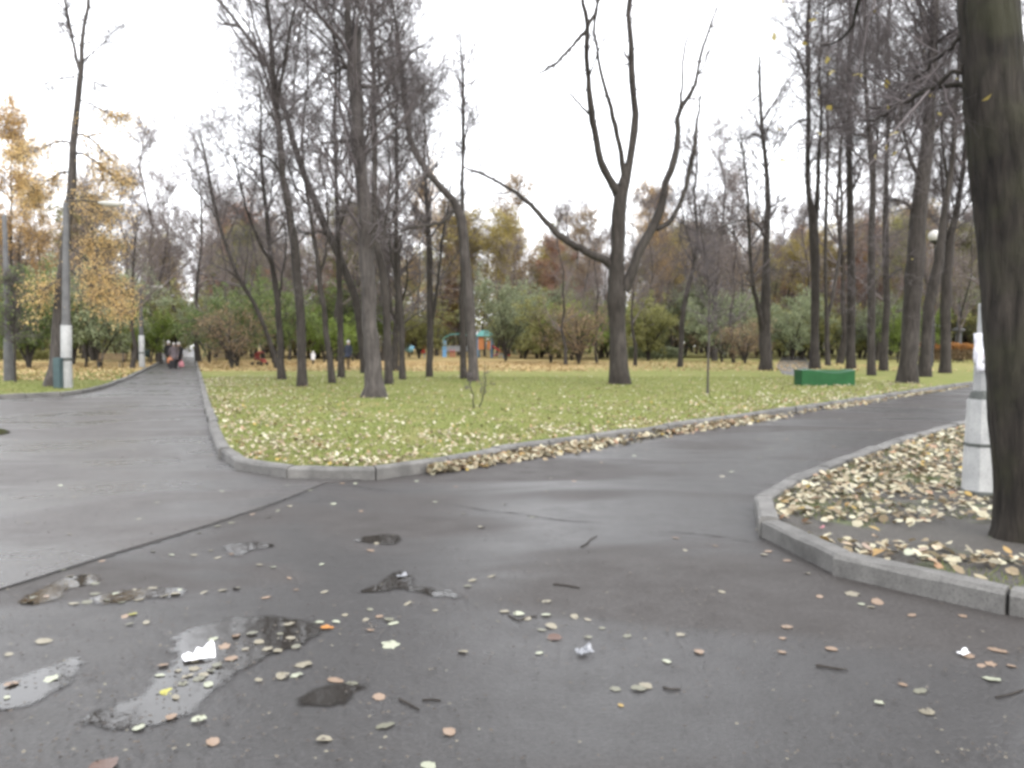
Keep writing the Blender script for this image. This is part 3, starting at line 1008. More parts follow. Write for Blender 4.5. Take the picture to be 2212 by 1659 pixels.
hero('tree with a double trunk from knee height, left of the green box',
     [(1655, 800, 30), (1655, 785, 26), (1653, 740, 25), (1652, 683, 23), (1654, 630, 20), (1655, 584, 16), (1656, 520, 13), (1657, 470, 12), (1658, 415, 11), (1656, 370, 10), (1648, 300, 9), (1645, 260, 7), (1643, 225, 7), (1641, 180, 7), (1641, 150, 6), (1640, 120, 3)],
     [[(1646, 715, 14), (1641, 680, 12), (1632, 640, 10), (1626, 612, 9), (1620, 540, 7), (1617, 471, 6), (1615, 415, 5), (1608, 350, 4), (1600, 290, 3)],
      [(1655, 520, 6), (1640, 490, 5), (1622, 478, 4), (1590, 478, 3), (1550, 495, 2)],
      [(1648, 300, 5), (1630, 290, 4), (1608, 300, 3), (1575, 300, 2)],
      [(1642, 205, 4), (1628, 215, 3), (1600, 240, 2), (1565, 262, 1.5)]], 190, 0.4, 'bark', seed=16, K=24, tlen=1.0)

GR = 'dark trunks of the grove behind the green box'
hero('dark trunk forking into two leaders, right behind the green box\'s left half',
     [(1760, 797, 22), (1760, 785, 19), (1760, 730, 18), (1761, 669, 18), (1761, 600, 18), (1759, 540, 20), (1757, 490, 20), (1750, 440, 13), (1746, 400, 11), (1745, 340, 10), (1746, 250, 9), (1746, 175, 9), (1744, 75, 8), (1748, 0, 7)],
     [[(1760, 500, 14), (1764, 450, 11), (1767, 400, 9), (1769, 330, 8), (1774, 250, 6), (1770, 160, 5), (1776, 60, 4), (1780, 0, 3)],
      [(1746, 180, 5), (1735, 150, 4), (1720, 110, 3), (1705, 90, 2)], [(1745, 260, 5), (1725, 262, 4), (1700, 285, 3), (1670, 320, 2)]], 330, 0.42, 'bark', seed=17, group=GR)
hero('narrow trunk split into a V near the ground, over the middle of the green box',
     [(1788, 790, 11), (1787, 760, 10), (1786, 700, 10), (1785, 670, 8), (1783, 528, 7), (1785, 440, 7), (1788, 330, 6), (1786, 230, 5), (1790, 120, 4), (1788, 0, 3)],
     [[(1787, 690, 7), (1796, 650, 8), (1804, 610, 8), (1810, 570, 8), (1814, 540, 7), (1818, 450, 6), (1815, 340, 5), (1820, 230, 4), (1818, 120, 3), (1824, 0, 3)]], 260, 0.4, 'bark', seed=18, group=GR)
hero('straight dark trunk over the right end of the green box',
     [(1837, 797, 20), (1837, 785, 18), (1838, 720, 18), (1838, 612, 18), (1837, 500, 16), (1836, 415, 13), (1835, 350, 12), (1834, 300, 12), (1835, 230, 10), (1832, 150, 9), (1838, 70, 8), (1836, 0, 7)],
     [[(1834, 300, 7), (1822, 262, 5), (1812, 215, 4), (1808, 140, 4), (1815, 60, 3)], [(1836, 420, 6), (1850, 390, 5), (1862, 360, 4)]], 330, 0.42, 'bark', seed=19, group=GR)
hero('plain round trunk, first one to the right of the green box',
     [(1882, 811, 19), (1882, 798, 16), (1882, 740, 16), (1882, 669, 16), (1882, 590, 15), (1883, 500, 14), (1885, 415, 12), (1887, 380, 15), (1884, 355, 15), (1879, 310, 11), (1876, 275, 9), (1871, 200, 8), (1866, 140, 6), (1870, 60, 5), (1868, 0, 4)],
     [[(1887, 370, 8), (1894, 320, 6), (1896, 250, 5), (1890, 180, 4), (1897, 90, 4), (1895, 0, 3)]], 330, 0.42, 'bark', seed=20, group=GR)
hero('trunk set a little further back, second to the right of the green box',
     [(1908, 801, 18), (1909, 785, 16), (1912, 720, 15), (1915, 669, 14), (1914, 600, 13), (1913, 500, 12), (1914, 415, 10), (1916, 350, 9), (1919, 250, 8), (1922, 160, 7), (1918, 80, 6), (1924, 0, 5)],
     [[(1915, 610, 5), (1930, 590, 4), (1948, 580, 3)], [(1919, 260, 5), (1932, 220, 4), (1940, 160, 3)]], 300, 0.42, 'bark', seed=21, group=GR)
hero('thickest trunk of the grove, leaning right, on the kerb side',
     [(1961, 827, 44), (1961, 815, 40), (1963, 780, 37), (1967, 697, 35), (1971, 640, 36), (1976, 584, 37), (1980, 530, 35), (1984, 471, 33), (1990, 415, 31), (1996, 370, 29), (2004, 300, 26), (2007, 250, 24), (2010, 200, 22), (2015, 100, 19), (2020, 0, 16)],
     [[(2001, 320, 16), (2015, 285, 14), (2030, 262, 11), (2050, 240, 9), (2075, 205, 7), (2095, 180, 5)],
      [(1992, 400, 12), (1978, 370, 9), (1962, 330, 7), (1950, 270, 5), (1945, 200, 4), (1940, 130, 3)],
      [(2012, 180, 9), (2000, 140, 7), (1985, 90, 5), (1975, 40, 4)], [(1984, 470, 9), (1965, 445, 6), (1940, 432, 5), (1910, 430, 3)]], 380, 0.42, 'bark', seed=22, K=26, sides=16, group=GR, leaf='leaf_yellow', nleaf=45)
hero('trunk leaning right just behind the thickest one of the grove',
     [(1998, 814, 27), (1999, 798, 23), (2001, 740, 22), (2004, 683, 22), (2012, 630, 22), (2024, 584, 20), (2030, 540, 18), (2035, 500, 16), (2040, 460, 14), (2046, 415, 13), (2053, 375, 12), (2060, 300, 10), (2066, 200, 8), (2072, 100, 6), (2080, 0, 5)],
     [[(2050, 400, 7), (2040, 350, 6), (2034, 280, 5), (2040, 180, 4), (2036, 90, 3)]], 320, 0.42, 'bark', seed=23, group=GR)
hero('last trunk of the grove, next to the orange hedge',
     [(2042, 806, 24), (2042, 790, 22), (2043, 740, 22), (2043, 669, 21), (2045, 610, 21), (2049, 556, 18), (2056, 500, 15), (2066, 457, 13), (2074, 410, 11), (2082, 350, 9), (2088, 270, 7), (2094, 190, 6), (2100, 90, 5)],
     [[(2047, 580, 10), (2042, 530, 8), (2044, 470, 7), (2036, 400, 6), (2030, 320, 4)]], 300, 0.42, 'bark', seed=24, group=GR)

hero('young thin sapling planted alone in the grass left of the green box',
     [(1528, 852, 6.5), (1529, 835, 5.5), (1530, 780, 5), (1531, 720, 5), (1532, 660, 4.5), (1530, 600, 4), (1522, 540, 3.5), (1514, 480, 3), (1510, 440, 2)],
     [[(1531, 700, 2.5), (1545, 660, 2), (1556, 610, 1.5)], [(1531, 640, 2.5), (1518, 610, 2), (1505, 580, 1.5)], [(1531, 720, 2.5), (1560, 705, 2), (1590, 690, 1.5)]], 45, 0.3, 'bark_grey', seed=25, tlen=0.5, K=16, sides=8, name='sapling', boughs=0, group=None)
hero('tiny bent two-stemmed seedling in the grass in front of the twin trunks',
     [(1022, 883, 4), (1024, 872, 3.2), (1021, 850, 2.6), (1016, 828, 2), (1014, 812, 1.2)],
     [[(1035, 880, 3), (1041, 864, 2.4), (1047, 835, 2.2), (1048, 810, 1.8), (1046, 780, 1)]], 5, 0.5, 'bark', seed=26, tlen=0.14, K=12, sides=6, name='seedling', boughs=0, group=None, ext=0)
hero('thin young tree with a stake-like stem on the left lawn\'s edge',
     [(33, 826, 6), (33, 805, 5), (32, 770, 5), (31, 720, 4), (30, 660, 3), (28, 600, 2)], [], 60, 0.35, 'bark', seed=27, tlen=0.6, K=12, sides=6, name='sapling', boughs=0, group=None, leaf='leaf_green', nleaf=700)

# larch by the lamp post, its drooping boughs still golden
LARCH = [[(158, 330, 6), (185, 335, 5), (215, 355, 4), (250, 385, 3), (268, 402, 2)], [(158, 295, 6), (178, 290, 5), (205, 308, 4), (240, 345, 3), (256, 372, 2)],
         [(168, 215, 4), (190, 222, 3), (225, 240, 2.5), (262, 256, 2)], [(152, 415, 5), (180, 430, 4), (215, 450, 3), (245, 470, 2)],
         [(150, 535, 6), (175, 550, 5), (205, 580, 4), (240, 610, 3), (275, 640, 2)], [(148, 545, 5), (170, 530, 4), (205, 525, 3), (238, 540, 2)],
         [(155, 370, 5), (130, 375, 4), (95, 395, 3), (60, 420, 2)], [(157, 310, 5), (130, 305, 4), (90, 320, 3), (45, 345, 2)],
         [(142, 610, 5), (118, 612, 4), (95, 625, 3), (70, 650, 2)], [(160, 165, 4), (130, 170, 3), (95, 180, 2)],
         [(180, 130, 4), (205, 110, 3), (240, 75, 2), (270, 50, 1.5)], [(176, 165, 3), (200, 175, 2.5), (240, 190, 2)], [(146, 580, 5), (180, 600, 4), (225, 640, 3), (262, 672, 2)]]
rt = hero('tall larch with golden drooping boughs behind the left lamp post, forking high up',
          [(118, 834, 46), (118, 826, 40), (118, 805, 30), (120, 775, 24), (123, 720, 21), (128, 640, 18), (138, 560, 18), (146, 490, 17), (153, 415, 17), (157, 340, 16), (160, 300, 15), (166, 230, 13), (172, 180, 12), (176, 150, 11), (178, 90, 8), (186, 40, 7), (192, 0, 7)],
          [[(174, 165, 8), (166, 130, 7), (158, 85, 6), (148, 40, 6), (140, 0, 5)]] + LARCH, 210, 0.45, 'bark_grey', seed=28, ext=5, K=28, name='larch', group=None, droop=-0.10, tlen=0.55, leaf='leaf_gold', nleaf=17000, limbonly=True, boughs=0)

# ------------------------------------------------------------------ the near tree on the island
def near_tree():
    rng = np.random.default_rng(77)
    b = at(2222, 1162, 0.075)
    root = empty('near_tree', b, 'massive dark tree trunk on the island kerb beside the white post', 'tree')
    Y = b.y
    line = px_line([(2224, 1164, 168), (2224, 1150, 150), (2222, 1120, 136), (2220, 1050, 130), (2211, 950, 128), (2203, 835, 126), (2197, 750, 125), (2190, 640, 123), (2179, 500, 121), (2163, 360, 119), (2151, 225, 117), (2143, 120, 115), (2137, 50, 114), (2133, 0, 113)], Y)
    line += [(line[-1][0] - 0.05, Y + 0.05, line[-1][2] + 1.2, line[-1][3] * 0.93), (line[-1][0] - 0.12, Y + 0.1, line[-1][2] + 2.6, line[-1][3] * 0.8),
             (line[-1][0] - 0.1, Y + 0.3, line[-1][2] + 5.0, line[-1][3] * 0.5), (line[-1][0], Y + 0.5, line[-1][2] + 8.0, 0.05)]
    K, sd_ = 110, 72
    T = resample(line, K)
    B = np.array(b)
    T[0, 2] -= 0.1
    P, R = T[None, :, :3] - B, T[None, :, 3]
    V, Q = tubes(P, R, sd_)
    V = V.reshape(K, sd_, 3)
    cen = P[0][:, None, :]
    a = np.linspace(0, 2 * np.pi, sd_, endpoint=False)[None, :]
    z = P[0][:, 2][:, None]
    lump = 0.016 * np.cos(3 * a + z * 1.3) + 0.016 * np.cos(5 * a - z * 2.1 + 1) + 0.018 * np.cos(9 * a + z * 4) + 0.016 * np.cos(17 * a + 2.2 * np.sin(z * 2.3)) + rng.normal(0, 0.014, (K, sd_))
    flare = np.exp(-np.maximum(z, 0) / 0.16) * (0.10 * np.cos(4 * a + 0.6) + 0.06 * np.cos(7 * a))
    V = cen + (V - cen) * (1 + lump + flare)[..., None]
    # knots and bark swellings facing the path
    for kz, ka, kr, kh in ((2.35, 4.4, 0.16, 0.10), (2.15, 4.9, 0.12, 0.08), (1.55, 3.6, 0.10, 0.06), (0.85, 3.5, 0.08, 0.05), (2.75, 3.3, 0.12, 0.07), (1.2, 4.6, 0.10, 0.05)):
        g = np.exp(-((z - kz) / kr) ** 2 - (((a - ka + np.pi) % (2 * np.pi) - np.pi) / 0.32) ** 2)
        V = V + (V - cen) * (g * kh / 0.2)[..., None] * 0.6
    link('trunk', mesh('trunk', [(V.reshape(-1, 3), Q, 0)], M['bark_near']), root)
    limbs = []
    for pts, amp in (([(2100, 130, 13), (2070, 155, 10), (2035, 180, 9), (1990, 205, 7), (1950, 225, 5), (1905, 250, 4), (1870, 262, 2.5)], 0.35),
                     ([(2096, 60, 11), (2060, 95, 8), (2030, 125, 6), (1985, 160, 4), (1945, 200, 2.5)], 0.5),
                     ([(2098, 190, 12), (2060, 187, 10), (2010, 195, 9), (1960, 215, 7), (1915, 235, 5), (1880, 230, 3)], 0.8),
                     ([(2090, -60, 14), (2020, -90, 12), (1930, -80, 9), (1870, -30, 8), (1850, 20, 7), (1835, 55, 6), (1810, 85, 4), (1770, 100, 3)], 0.4),
                     ([(2205, 130, 10), (2225, 90, 8), (2260, 40, 6)], 0.2), ([(2100, -250, 40), (2020, -400, 30), (1930, -600, 18)], 0.4), ([(2170, -250, 40), (2260, -400, 30), (2380, -600, 18)], 0.5)):
        A = resample(px_line(pts, Y, amp), 16)
        A[1:, :3] += rng.normal(0, 0.012, (15, 3))
        limbs.append(A)
        V, Q = tubes(A[None, :, :3] - B, A[None, :, 3], 9, rng, 0.06)
        link('limb', mesh('limb', [(V, Q, 0)], M['bark_near']), root)
    L = np.array(limbs)
    P, R = L[:, :, :3] - B, L[:, :, 3]
    n2 = 120
    b2, t2 = pick(rng, P, n2, 0.2, 1.0)
    L2 = rng.uniform(0.35, 1.0, n2)
    P2, R2 = grow(rng, P, R, b2, t2, rng.uniform(0.5, 1.2, n2), L2, 6, 0.02, 0.14, 0.6, 0.010, 0.35)
    n3 = n2 * 3
    b3 = np.repeat(np.arange(n2), 3)
    P3, R3 = grow(rng, P2, R2, b3, rng.uniform(0.25, 1, n3), rng.uniform(0.4, 1.1, n3), np.repeat(L2, 3) * 0.45, 4, -0.02, 0.14, 0.7, 0.005, 0.5)
    C = np.concatenate([P2[:, -1], P3[:, -1], P3[:, 1]])
    C = C[rng.integers(0, len(C), 60)]
    link('crown', mesh('crown', [(*tubes(P2, R2, 4), 0), (*tubes(P3, R3, 3), 0), (*flecks(rng, C, 0.032, 0.03), 1)], [M['twig'], M['leaf_yellow']]), root)


near_tree()

# ================================================================== THE WOOD BEHIND
def proto_bare(seed, H, r0, lean=0.0, n1=26, lo=0.28, spread=0.22, tmat='twig_far', leaf=None, nleaf=0, lsize=0.11, n2=6, n3=5, tr=0.012):
    rng = np.random.default_rng(seed)
    K = 10
    z = np.linspace(0, 1, K)
    T = np.zeros((1, K, 3))
    wob = np.cumsum(rng.normal(0, 0.012 * H, (K, 2)), axis=0); wob -= wob[0]
    T[0, :, 0] = wob[:, 0] + lean * H * z ** 1.5
    T[0, :, 1] = wob[:, 1]
    T[0, :, 2] = z * H - 0.1
    R = (r0 * (1 - 0.93 * z) + 0.35 * r0 * np.exp(-z * 28))[None, :]
    tv = tubes(T, R, 8, rng, 0.05)
    b1, t1 = np.zeros(n1, int), lo + (0.98 - lo) * rng.uniform(0, 1, n1) ** 0.9
    L1 = H * (spread + 0.06) * (1.25 - 0.9 * t1) * rng.uniform(0.6, 1.3, n1)
    P1, R1 = grow(rng, T, R, b1, t1, rng.uniform(0.5, 1.15, n1), L1, 6, 0.09, 0.15, 0.55, 0.09, 0.25)
    R1 = np.maximum(R1, 0.014)
    m2 = n1 * n2
    b2 = np.repeat(np.arange(n1), n2)
    L2 = np.repeat(L1, n2) * rng.uniform(0.3, 0.6, m2)
    P2, R2 = grow(rng, P1, R1, b2, rng.uniform(0.15, 1, m2), rng.uniform(0.4, 1.0, m2), L2, 5, 0.05, 0.17, 0.6, 0.03, 0.4)
    R2 = np.maximum(R2, tr)
    m3 = m2 * n3
    b3 = np.repeat(np.arange(m2), n3)
    L3 = np.repeat(L2, n3) * rng.uniform(0.35, 0.7, m3)
    P3, R3 = grow(rng, P2, R2, b3, rng.uniform(0.1, 1, m3), rng.uniform(0.4, 1.1, m3), L3, 3, 0.03, 0.18, 0.7, 0.016, 0.5)
    R3 = np.maximum(R3, tr * 0.75)
    m4 = m3 * 3
    b4 = np.repeat(np.arange(m3), 3)
    p4, d4, _ = sample(P3, R3, b4, rng.uniform(0.1, 1, m4))
    e4 = p4 + norm(d4 + rng.normal(0, 0.6, (m4, 3))) * rng.uniform(0.25, 0.75, m4)[:, None]
    ch = [(*tubes(P1, R1, 5), 0), (*tubes(P2, R2, 3), 0), (*tubes(P3, R3, 3), 0), (*cones(p4, e4, np.full(m4, tr * 0.8)), 0)]
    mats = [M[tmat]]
    if leaf:
        C = np.concatenate([P3.reshape(-1, 3), e4])
        C = C[rng.integers(0, len(C), nleaf)]
        ch.append((*flecks(rng, C, lsize, 0.18), 1))
        mats.append(M[leaf])
    return mesh('trunk', [(*tv, 0)], M['bark']), mesh('crown', ch, mats)


def proto_bush(seed, H, leafm, n=7000, size=0.10, stems=6, spread=1.0, gap=0.5, trunk=0.22):
    """low round-headed tree or big shrub: short stems, a clumpy leafy head"""
    rng = np.random.default_rng(seed)
    T = np.zeros((stems, 7, 3))
    for s in range(stems):
        az = s * 2 * np.pi / stems + rng.uniform(-0.5, 0.5)
        out = rng.uniform(0.25, 0.5) * H * spread
        z = np.linspace(0, 1, 7)
        hh = H * rng.uniform(0.6, 0.85)
        T[s, :, 0] = np.cos(az) * out * z ** 1.6 + rng.normal(0, 0.04, 7) * z
        T[s, :, 1] = np.sin(az) * out * z ** 1.6 + rng.normal(0, 0.04, 7) * z
        T[s, :, 2] = hh * z - 0.06
    R = np.linspace(1, 0.2, 7)[None, :] * rng.uniform(0.05, 0.11, (stems, 1)) * H / 5
    nb = stems * 9
    bb = np.repeat(np.arange(stems), 9)
    L1 = rng.uniform(0.18, 0.42, nb) * H
    P1, R1 = grow(rng, T, R, bb, rng.uniform(0.25, 1, nb), rng.uniform(0.5, 1.2, nb), L1, 5, 0.02, 0.2, 0.5, 0.05, 0.3)
    n2 = nb * 4
    P2, R2 = grow(rng, P1, R1, np.repeat(np.arange(nb), 4), rng.uniform(0.2, 1, n2), rng.uniform(0.4, 1.2, n2), np.repeat(L1, 4) * rng.uniform(0.4, 0.8, n2), 4, -0.05, 0.2, 0.6, 0.02, 0.4)
    R2 = np.maximum(R2, 0.008)
    C = P2.reshape(-1, 3)
    keep = rng.permutation(len(C))[:int(len(C) * gap)]
    C = C[keep][rng.integers(0, len(keep), n)]
    C[:, 2] = np.maximum(C[:, 2], 0.12 * H)
    tv = tubes(T, R, 6, rng, 0.06)
    return mesh('stems', [(*tv, 0)], M['bark']), mesh('crown', [(*tubes(P1, R1, 4), 0), (*tubes(P2, R2, 3), 0), (*flecks(rng, C, size, 0.13), 1)], [M['twig'], M[leafm]])


PB = [proto_bare(200 + i, h, r, ln, n1, lo, sp) for i, (h, r, ln, n1, lo, sp) in enumerate(
    [(20, 0.22, 0.02, 34, 0.24, 0.22), (22, 0.26, -0.03, 38, 0.28, 0.20), (18, 0.17, 0.05, 32, 0.22, 0.24), (21, 0.20, 0.0, 36, 0.2, 0.18), (16, 0.15, -0.06, 30, 0.18, 0.26)])]
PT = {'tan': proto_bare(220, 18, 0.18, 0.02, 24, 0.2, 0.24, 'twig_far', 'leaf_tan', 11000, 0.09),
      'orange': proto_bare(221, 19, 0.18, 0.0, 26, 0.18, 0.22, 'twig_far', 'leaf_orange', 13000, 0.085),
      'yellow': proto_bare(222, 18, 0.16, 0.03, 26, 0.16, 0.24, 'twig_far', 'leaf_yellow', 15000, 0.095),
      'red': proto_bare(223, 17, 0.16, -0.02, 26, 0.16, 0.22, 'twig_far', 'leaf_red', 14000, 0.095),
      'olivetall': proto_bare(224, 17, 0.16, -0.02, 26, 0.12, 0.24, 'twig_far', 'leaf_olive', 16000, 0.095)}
PG = {'green': proto_bush(240, 5.0, 'leaf_green', 9000, 0.075), 'lime': proto_bush(241, 4.0, 'leaf_lime', 6500, 0.075), 'sage': proto_bush(242, 5.2, 'leaf_sage', 9000, 0.075),
      'olive': proto_bush(243, 4.6, 'leaf_olive', 8000, 0.08), 'brush': proto_bush(244, 4.2, 'leaf_tan', 3200, 0.06, 9, 1.1, 0.9)}


def plant(protos, name, label, px, Y, sc=1.0, rz=0.0, group=None, part='trunk', cat='tree', sq=1.0):
    p = stand(px, Y)
    p.z -= 0.03
    r = empty(name, p, label, cat, group, rz)
    r.scale = (sc * sq, sc * sq, sc)
    link(part, protos[0], r)
    link('crown', protos[1], r)
    return r


# leafy trees and shrubs that the picture shows one by one: kind, px, distance, height factor, width factor, label
R_ = random.Random(4)
for kind, px, Y, sc, sq, lab in (
        ('green', 62, 47, 1.12, 1.0, 'green apple tree far left behind the thin stake-like sapling'),
        ('sage', 215, 50, 1.15, 1.0, 'grey-green bushy tree right behind the left lamp post'),
        ('green', 158, 56, 1.3, 0.9, 'dark green bushy tree behind the golden larch'),
        ('lime', 325, 60, 1.05, 0.75, 'bright green bush behind the second lamp post'),
        ('olive', 268, 64, 1.35, 0.8, 'olive tree between the larch and the second lamp post'),
        ('green', 512, 52, 1.05, 1.05, 'big green shrub right of the left path\'s far end'),
        ('sage', 452, 62, 1.0, 0.9, 'grey-green shrub beside the left path\'s kerb'),
        ('green', 590, 60, 1.25, 0.8, 'green shrub behind the red stroller'),
        ('lime', 700, 64, 1.05, 0.9, 'fresh green shrub behind the crooked slender trunk'),
        ('lime', 762, 70, 0.95, 0.8, 'fresh green shrub just left of the stump tree'),
        ('olive', 905, 82, 1.25, 1.0, 'olive shrub between the playground and the stump tree'),
        ('sage', 1092, 68, 1.3, 0.82, 'round silvery willow right of the twin trunks'),
        ('olive', 1190, 62, 1.15, 1.0, 'drooping olive tree left of the knobbly oak-like tree'),
        ('brush', 1250, 58, 1.12, 1.0, 'brown half-bare shrub under the oak-like tree\'s left limb'),
        ('olive', 1400, 72, 1.25, 0.95, 'olive bush right behind the oak-like tree'),
        ('sage', 1560, 66, 1.05, 1.0, 'grey shrub behind the thin planted sapling'),
        ('brush', 1610, 60, 0.85, 1.0, 'low brown brush left of the double trunk'),
        ('sage', 1712, 74, 1.15, 1.0, 'pale grey-green tree between the double trunk and the grove'),
        ('lime', 1940, 62, 1.05, 0.6, 'bright green shrub behind the thickest grove trunk'),
        ('lime', 2018, 66, 1.2, 0.5, 'bright green shrub showing between the two last grove trunks'),
        ('olive', 372, 78, 1.5, 0.8, 'olive tree arching over the end of the left path'),
        ('lime', 1235, 74, 1.35, 1.15, 'light green spreading bush left behind the oak-like tree'),
        ('sage', 1160, 84, 1.4, 1.1, 'pale bush between the silvery willow and the light green bush'),
        ('brush', 500, 46, 0.95, 0.9, 'brown twiggy shrub under the far-leaning tree')):
    plant(PG[kind], 'shrub', lab, px, Y, sc, R_.uniform(0, 6.28), None, 'stems', 'shrub', sq)
for kind, px, Y, sc, sq, lab in (
        ('orange', 25, 62, 1.02, 0.9, 'tall golden larch-coloured tree at the far left edge'),
        ('orange', 95, 78, 0.86, 0.8, 'golden tree behind the grey-green bushy trees on the left'),
        ('tan', 205, 84, 0.95, 0.9, 'faded tan tree above the left lamp head'),
        ('yellow', 352, 88, 0.72, 0.9, 'yellow-green tree over the far end of the left path'),
        ('orange', 905, 88, 1.02, 0.62, 'narrow golden-orange tree left of the twin trunks'),
        ('yellow', 1072, 96, 0.93, 0.85, 'yellowish tree above the silvery willow'),
        ('tan', 1130, 105, 1.2, 0.8, 'tall faded tree behind the yellowish tree'),
        ('red', 1195, 96, 0.80, 0.9, 'rust-coloured tree under the oak-like tree\'s long left limb'),
        ('orange', 1420, 84, 0.94, 0.8, 'golden-orange tree right behind the oak-like tree'),
        ('tan', 1600, 98, 0.9, 1.0, 'tan leafy tree behind the double trunk'),
        ('yellow', 1735, 92, 0.75, 0.9, 'faded yellow tree left of the dark grove'),
        ('red', 1868, 86, 0.82, 1.0, 'reddish tree seen between the grove trunks right of the green box'),
        ('red', 1925, 98, 0.86, 1.0, 'reddish tree behind the second trunk right of the green box'),
        ('olivetall', 1960, 78, 0.8, 0.8, 'olive leafy tree behind the thickest grove trunk'),
        ('olivetall', 1640, 112, 0.8, 1.0, 'olive leafy tree far behind the double trunk')):
    plant(PT[kind], 'autumn_tree', lab, px, Y, sc, R_.uniform(0, 6.28), None, 'trunk', 'tree', sq)

# bare trees of the wood, each a tree of its own; nothing in the photo tells those of one stretch apart
ZONES = ((-250, 395, 'bare grey tree standing in the wood behind the left lawn', 'bare trees behind the left lawn', 26, 62),
         (428, 830, 'bare grey tree in the wood left of the playground', 'bare trees left of the playground', 26, 58),
         (1000, 1320, 'bare grey tree in the wood between playground and oak-like tree', 'bare trees behind the middle of the lawn', 12, 84),
         (1380, 1700, 'bare grey tree in the wood behind the grey-green hedge', 'bare trees behind the grey-green hedge', 20, 72),
         (1720, 2400, 'bare grey tree far behind the green box and the dark grove', 'bare trees behind the grove', 38, 56))
for x0, x1, lab, grp, n, ymin in ZONES:
    used = []
    for k in range(n):
        for _ in range(40):
            px, Y = R_.uniform(x0, x1), ymin + (135 - ymin) * R_.random()
            p = stand(px, Y)
            if abs(p.x - (p.y * -0.4031 + 0.1)) < 2.2: continue
            if all((p - q).length > 3.0 for q in used): break
        used.append(p)
        plant(R_.choice(PB), 'bare_tree', lab, px, Y, R_.uniform(0.75, 1.05), R_.uniform(0, 6.28), grp)

# leafy autumn trees between them
KIND = {'tan': 'faded tan', 'olivetall': 'olive-leaved', 'yellow': 'yellowing', 'red': 'rust-leaved', 'orange': 'golden'}
for x0, x1, where, n, ymin, kinds in ((-200, 395, 'behind the left lawn', 17, 80, ('orange', 'tan', 'olivetall', 'tan', 'orange')), (430, 830, 'left of the playground', 15, 80, ('tan', 'olivetall', 'red')),
                                      (860, 1330, 'between playground and oak-like tree', 18, 98, ('tan', 'yellow', 'olivetall', 'red')), (1380, 1720, 'behind the grey-green hedge', 15, 84, ('tan', 'yellow', 'orange', 'olivetall')),
                                      (1730, 2300, 'behind the dark grove', 20, 76, ('olivetall', 'red', 'tan', 'yellow'))):
    for k in range(n):
        kind = kinds[k % len(kinds)]
        for _ in range(40):
            px, Y = R_.uniform(x0, x1), R_.uniform(ymin, 136)
            p = stand(px, Y)
            if abs(p.x - (p.y * -0.4031 + 0.1)) > 2.4: break
        plant(PT[kind], 'autumn_tree', f'{KIND[kind]} autumn tree in the wood {where}', px, Y, R_.uniform(0.68, 1.0), R_.uniform(0, 6.28), f'{KIND[kind]} trees {where}', sq=1.2)

# a loose belt of shrubs farther back
BK = {'green': 'green', 'sage': 'grey-green', 'olive': 'olive', 'brush': 'brown half-bare', 'lime': 'light green'}
for x0, x1, where, n, ymin, ymax, kinds in ((-150, 395, 'far behind the left lawn', 14, 70, 112, ('green', 'olive', 'sage')), (425, 840, 'in the wood left of the playground', 15, 66, 110, ('green', 'sage', 'brush', 'olive')),
                                           (845, 1330, 'behind the playground', 13, 106, 124, ('olive', 'sage', 'brush')), (1080, 1330, 'between playground and oak-like tree', 6, 72, 96, ('sage', 'lime', 'olive')),
                                           (1370, 1720, 'behind the grey-green hedge', 11, 82, 112, ('sage', 'olive', 'brush')), (1720, 2300, 'behind the dark grove', 15, 74, 112, ('olive', 'sage', 'brush', 'sage'))):
    for k in range(n):
        kind = kinds[k % len(kinds)]
        for _ in range(40):
            px, Y = R_.uniform(x0, x1), R_.uniform(ymin, ymax)
            p = stand(px, Y)
            if abs(p.x - (p.y * -0.4031 + 0.1)) > 3.0: break
        plant(PG[kind], 'shrub', f'{BK[kind]} shrub {where}', px, Y, R_.uniform(1.0, 1.5), R_.uniform(0, 6.28), f'{BK[kind]} shrubs {where}', 'stems', 'shrub', R_.uniform(1.0, 1.35))

# slim trunks close by that the photo shows between the named ones
for px, Y, sc, lab in ((283, 46, 0.5, 'dark trunk on the left lawn just left of the second lamp post'), (345, 64, 0.95, 'dark trunk at the left path\'s kerb beyond the second lamp post'),
                       (376, 74, 0.95, 'dark trunk behind the walkers on the left path'), (428, 66, 0.8, 'slim dark trunk at the right kerb of the left path'),
                       (1222, 54, 0.55, 'small bare tree before the brown half-bare shrub'), (1372, 52, 0.62, 'slim trunk right behind the foot of the oak-like tree'),
                       (1290, 60, 0.6, 'slim trunk left behind the oak-like tree\'s foot'), (1585, 62, 0.7, 'slim trunk behind the low brown brush'),
                       (184, 50, 0.4, 'short slim trunk between white post foot and grey-green bushy tree'), (498, 58, 0.6, 'slim trunk under the big green shrub')):
    plant(PB[R_.randrange(5)], 'bare_tree', lab, px, Y, sc, R_.uniform(0, 6.28))

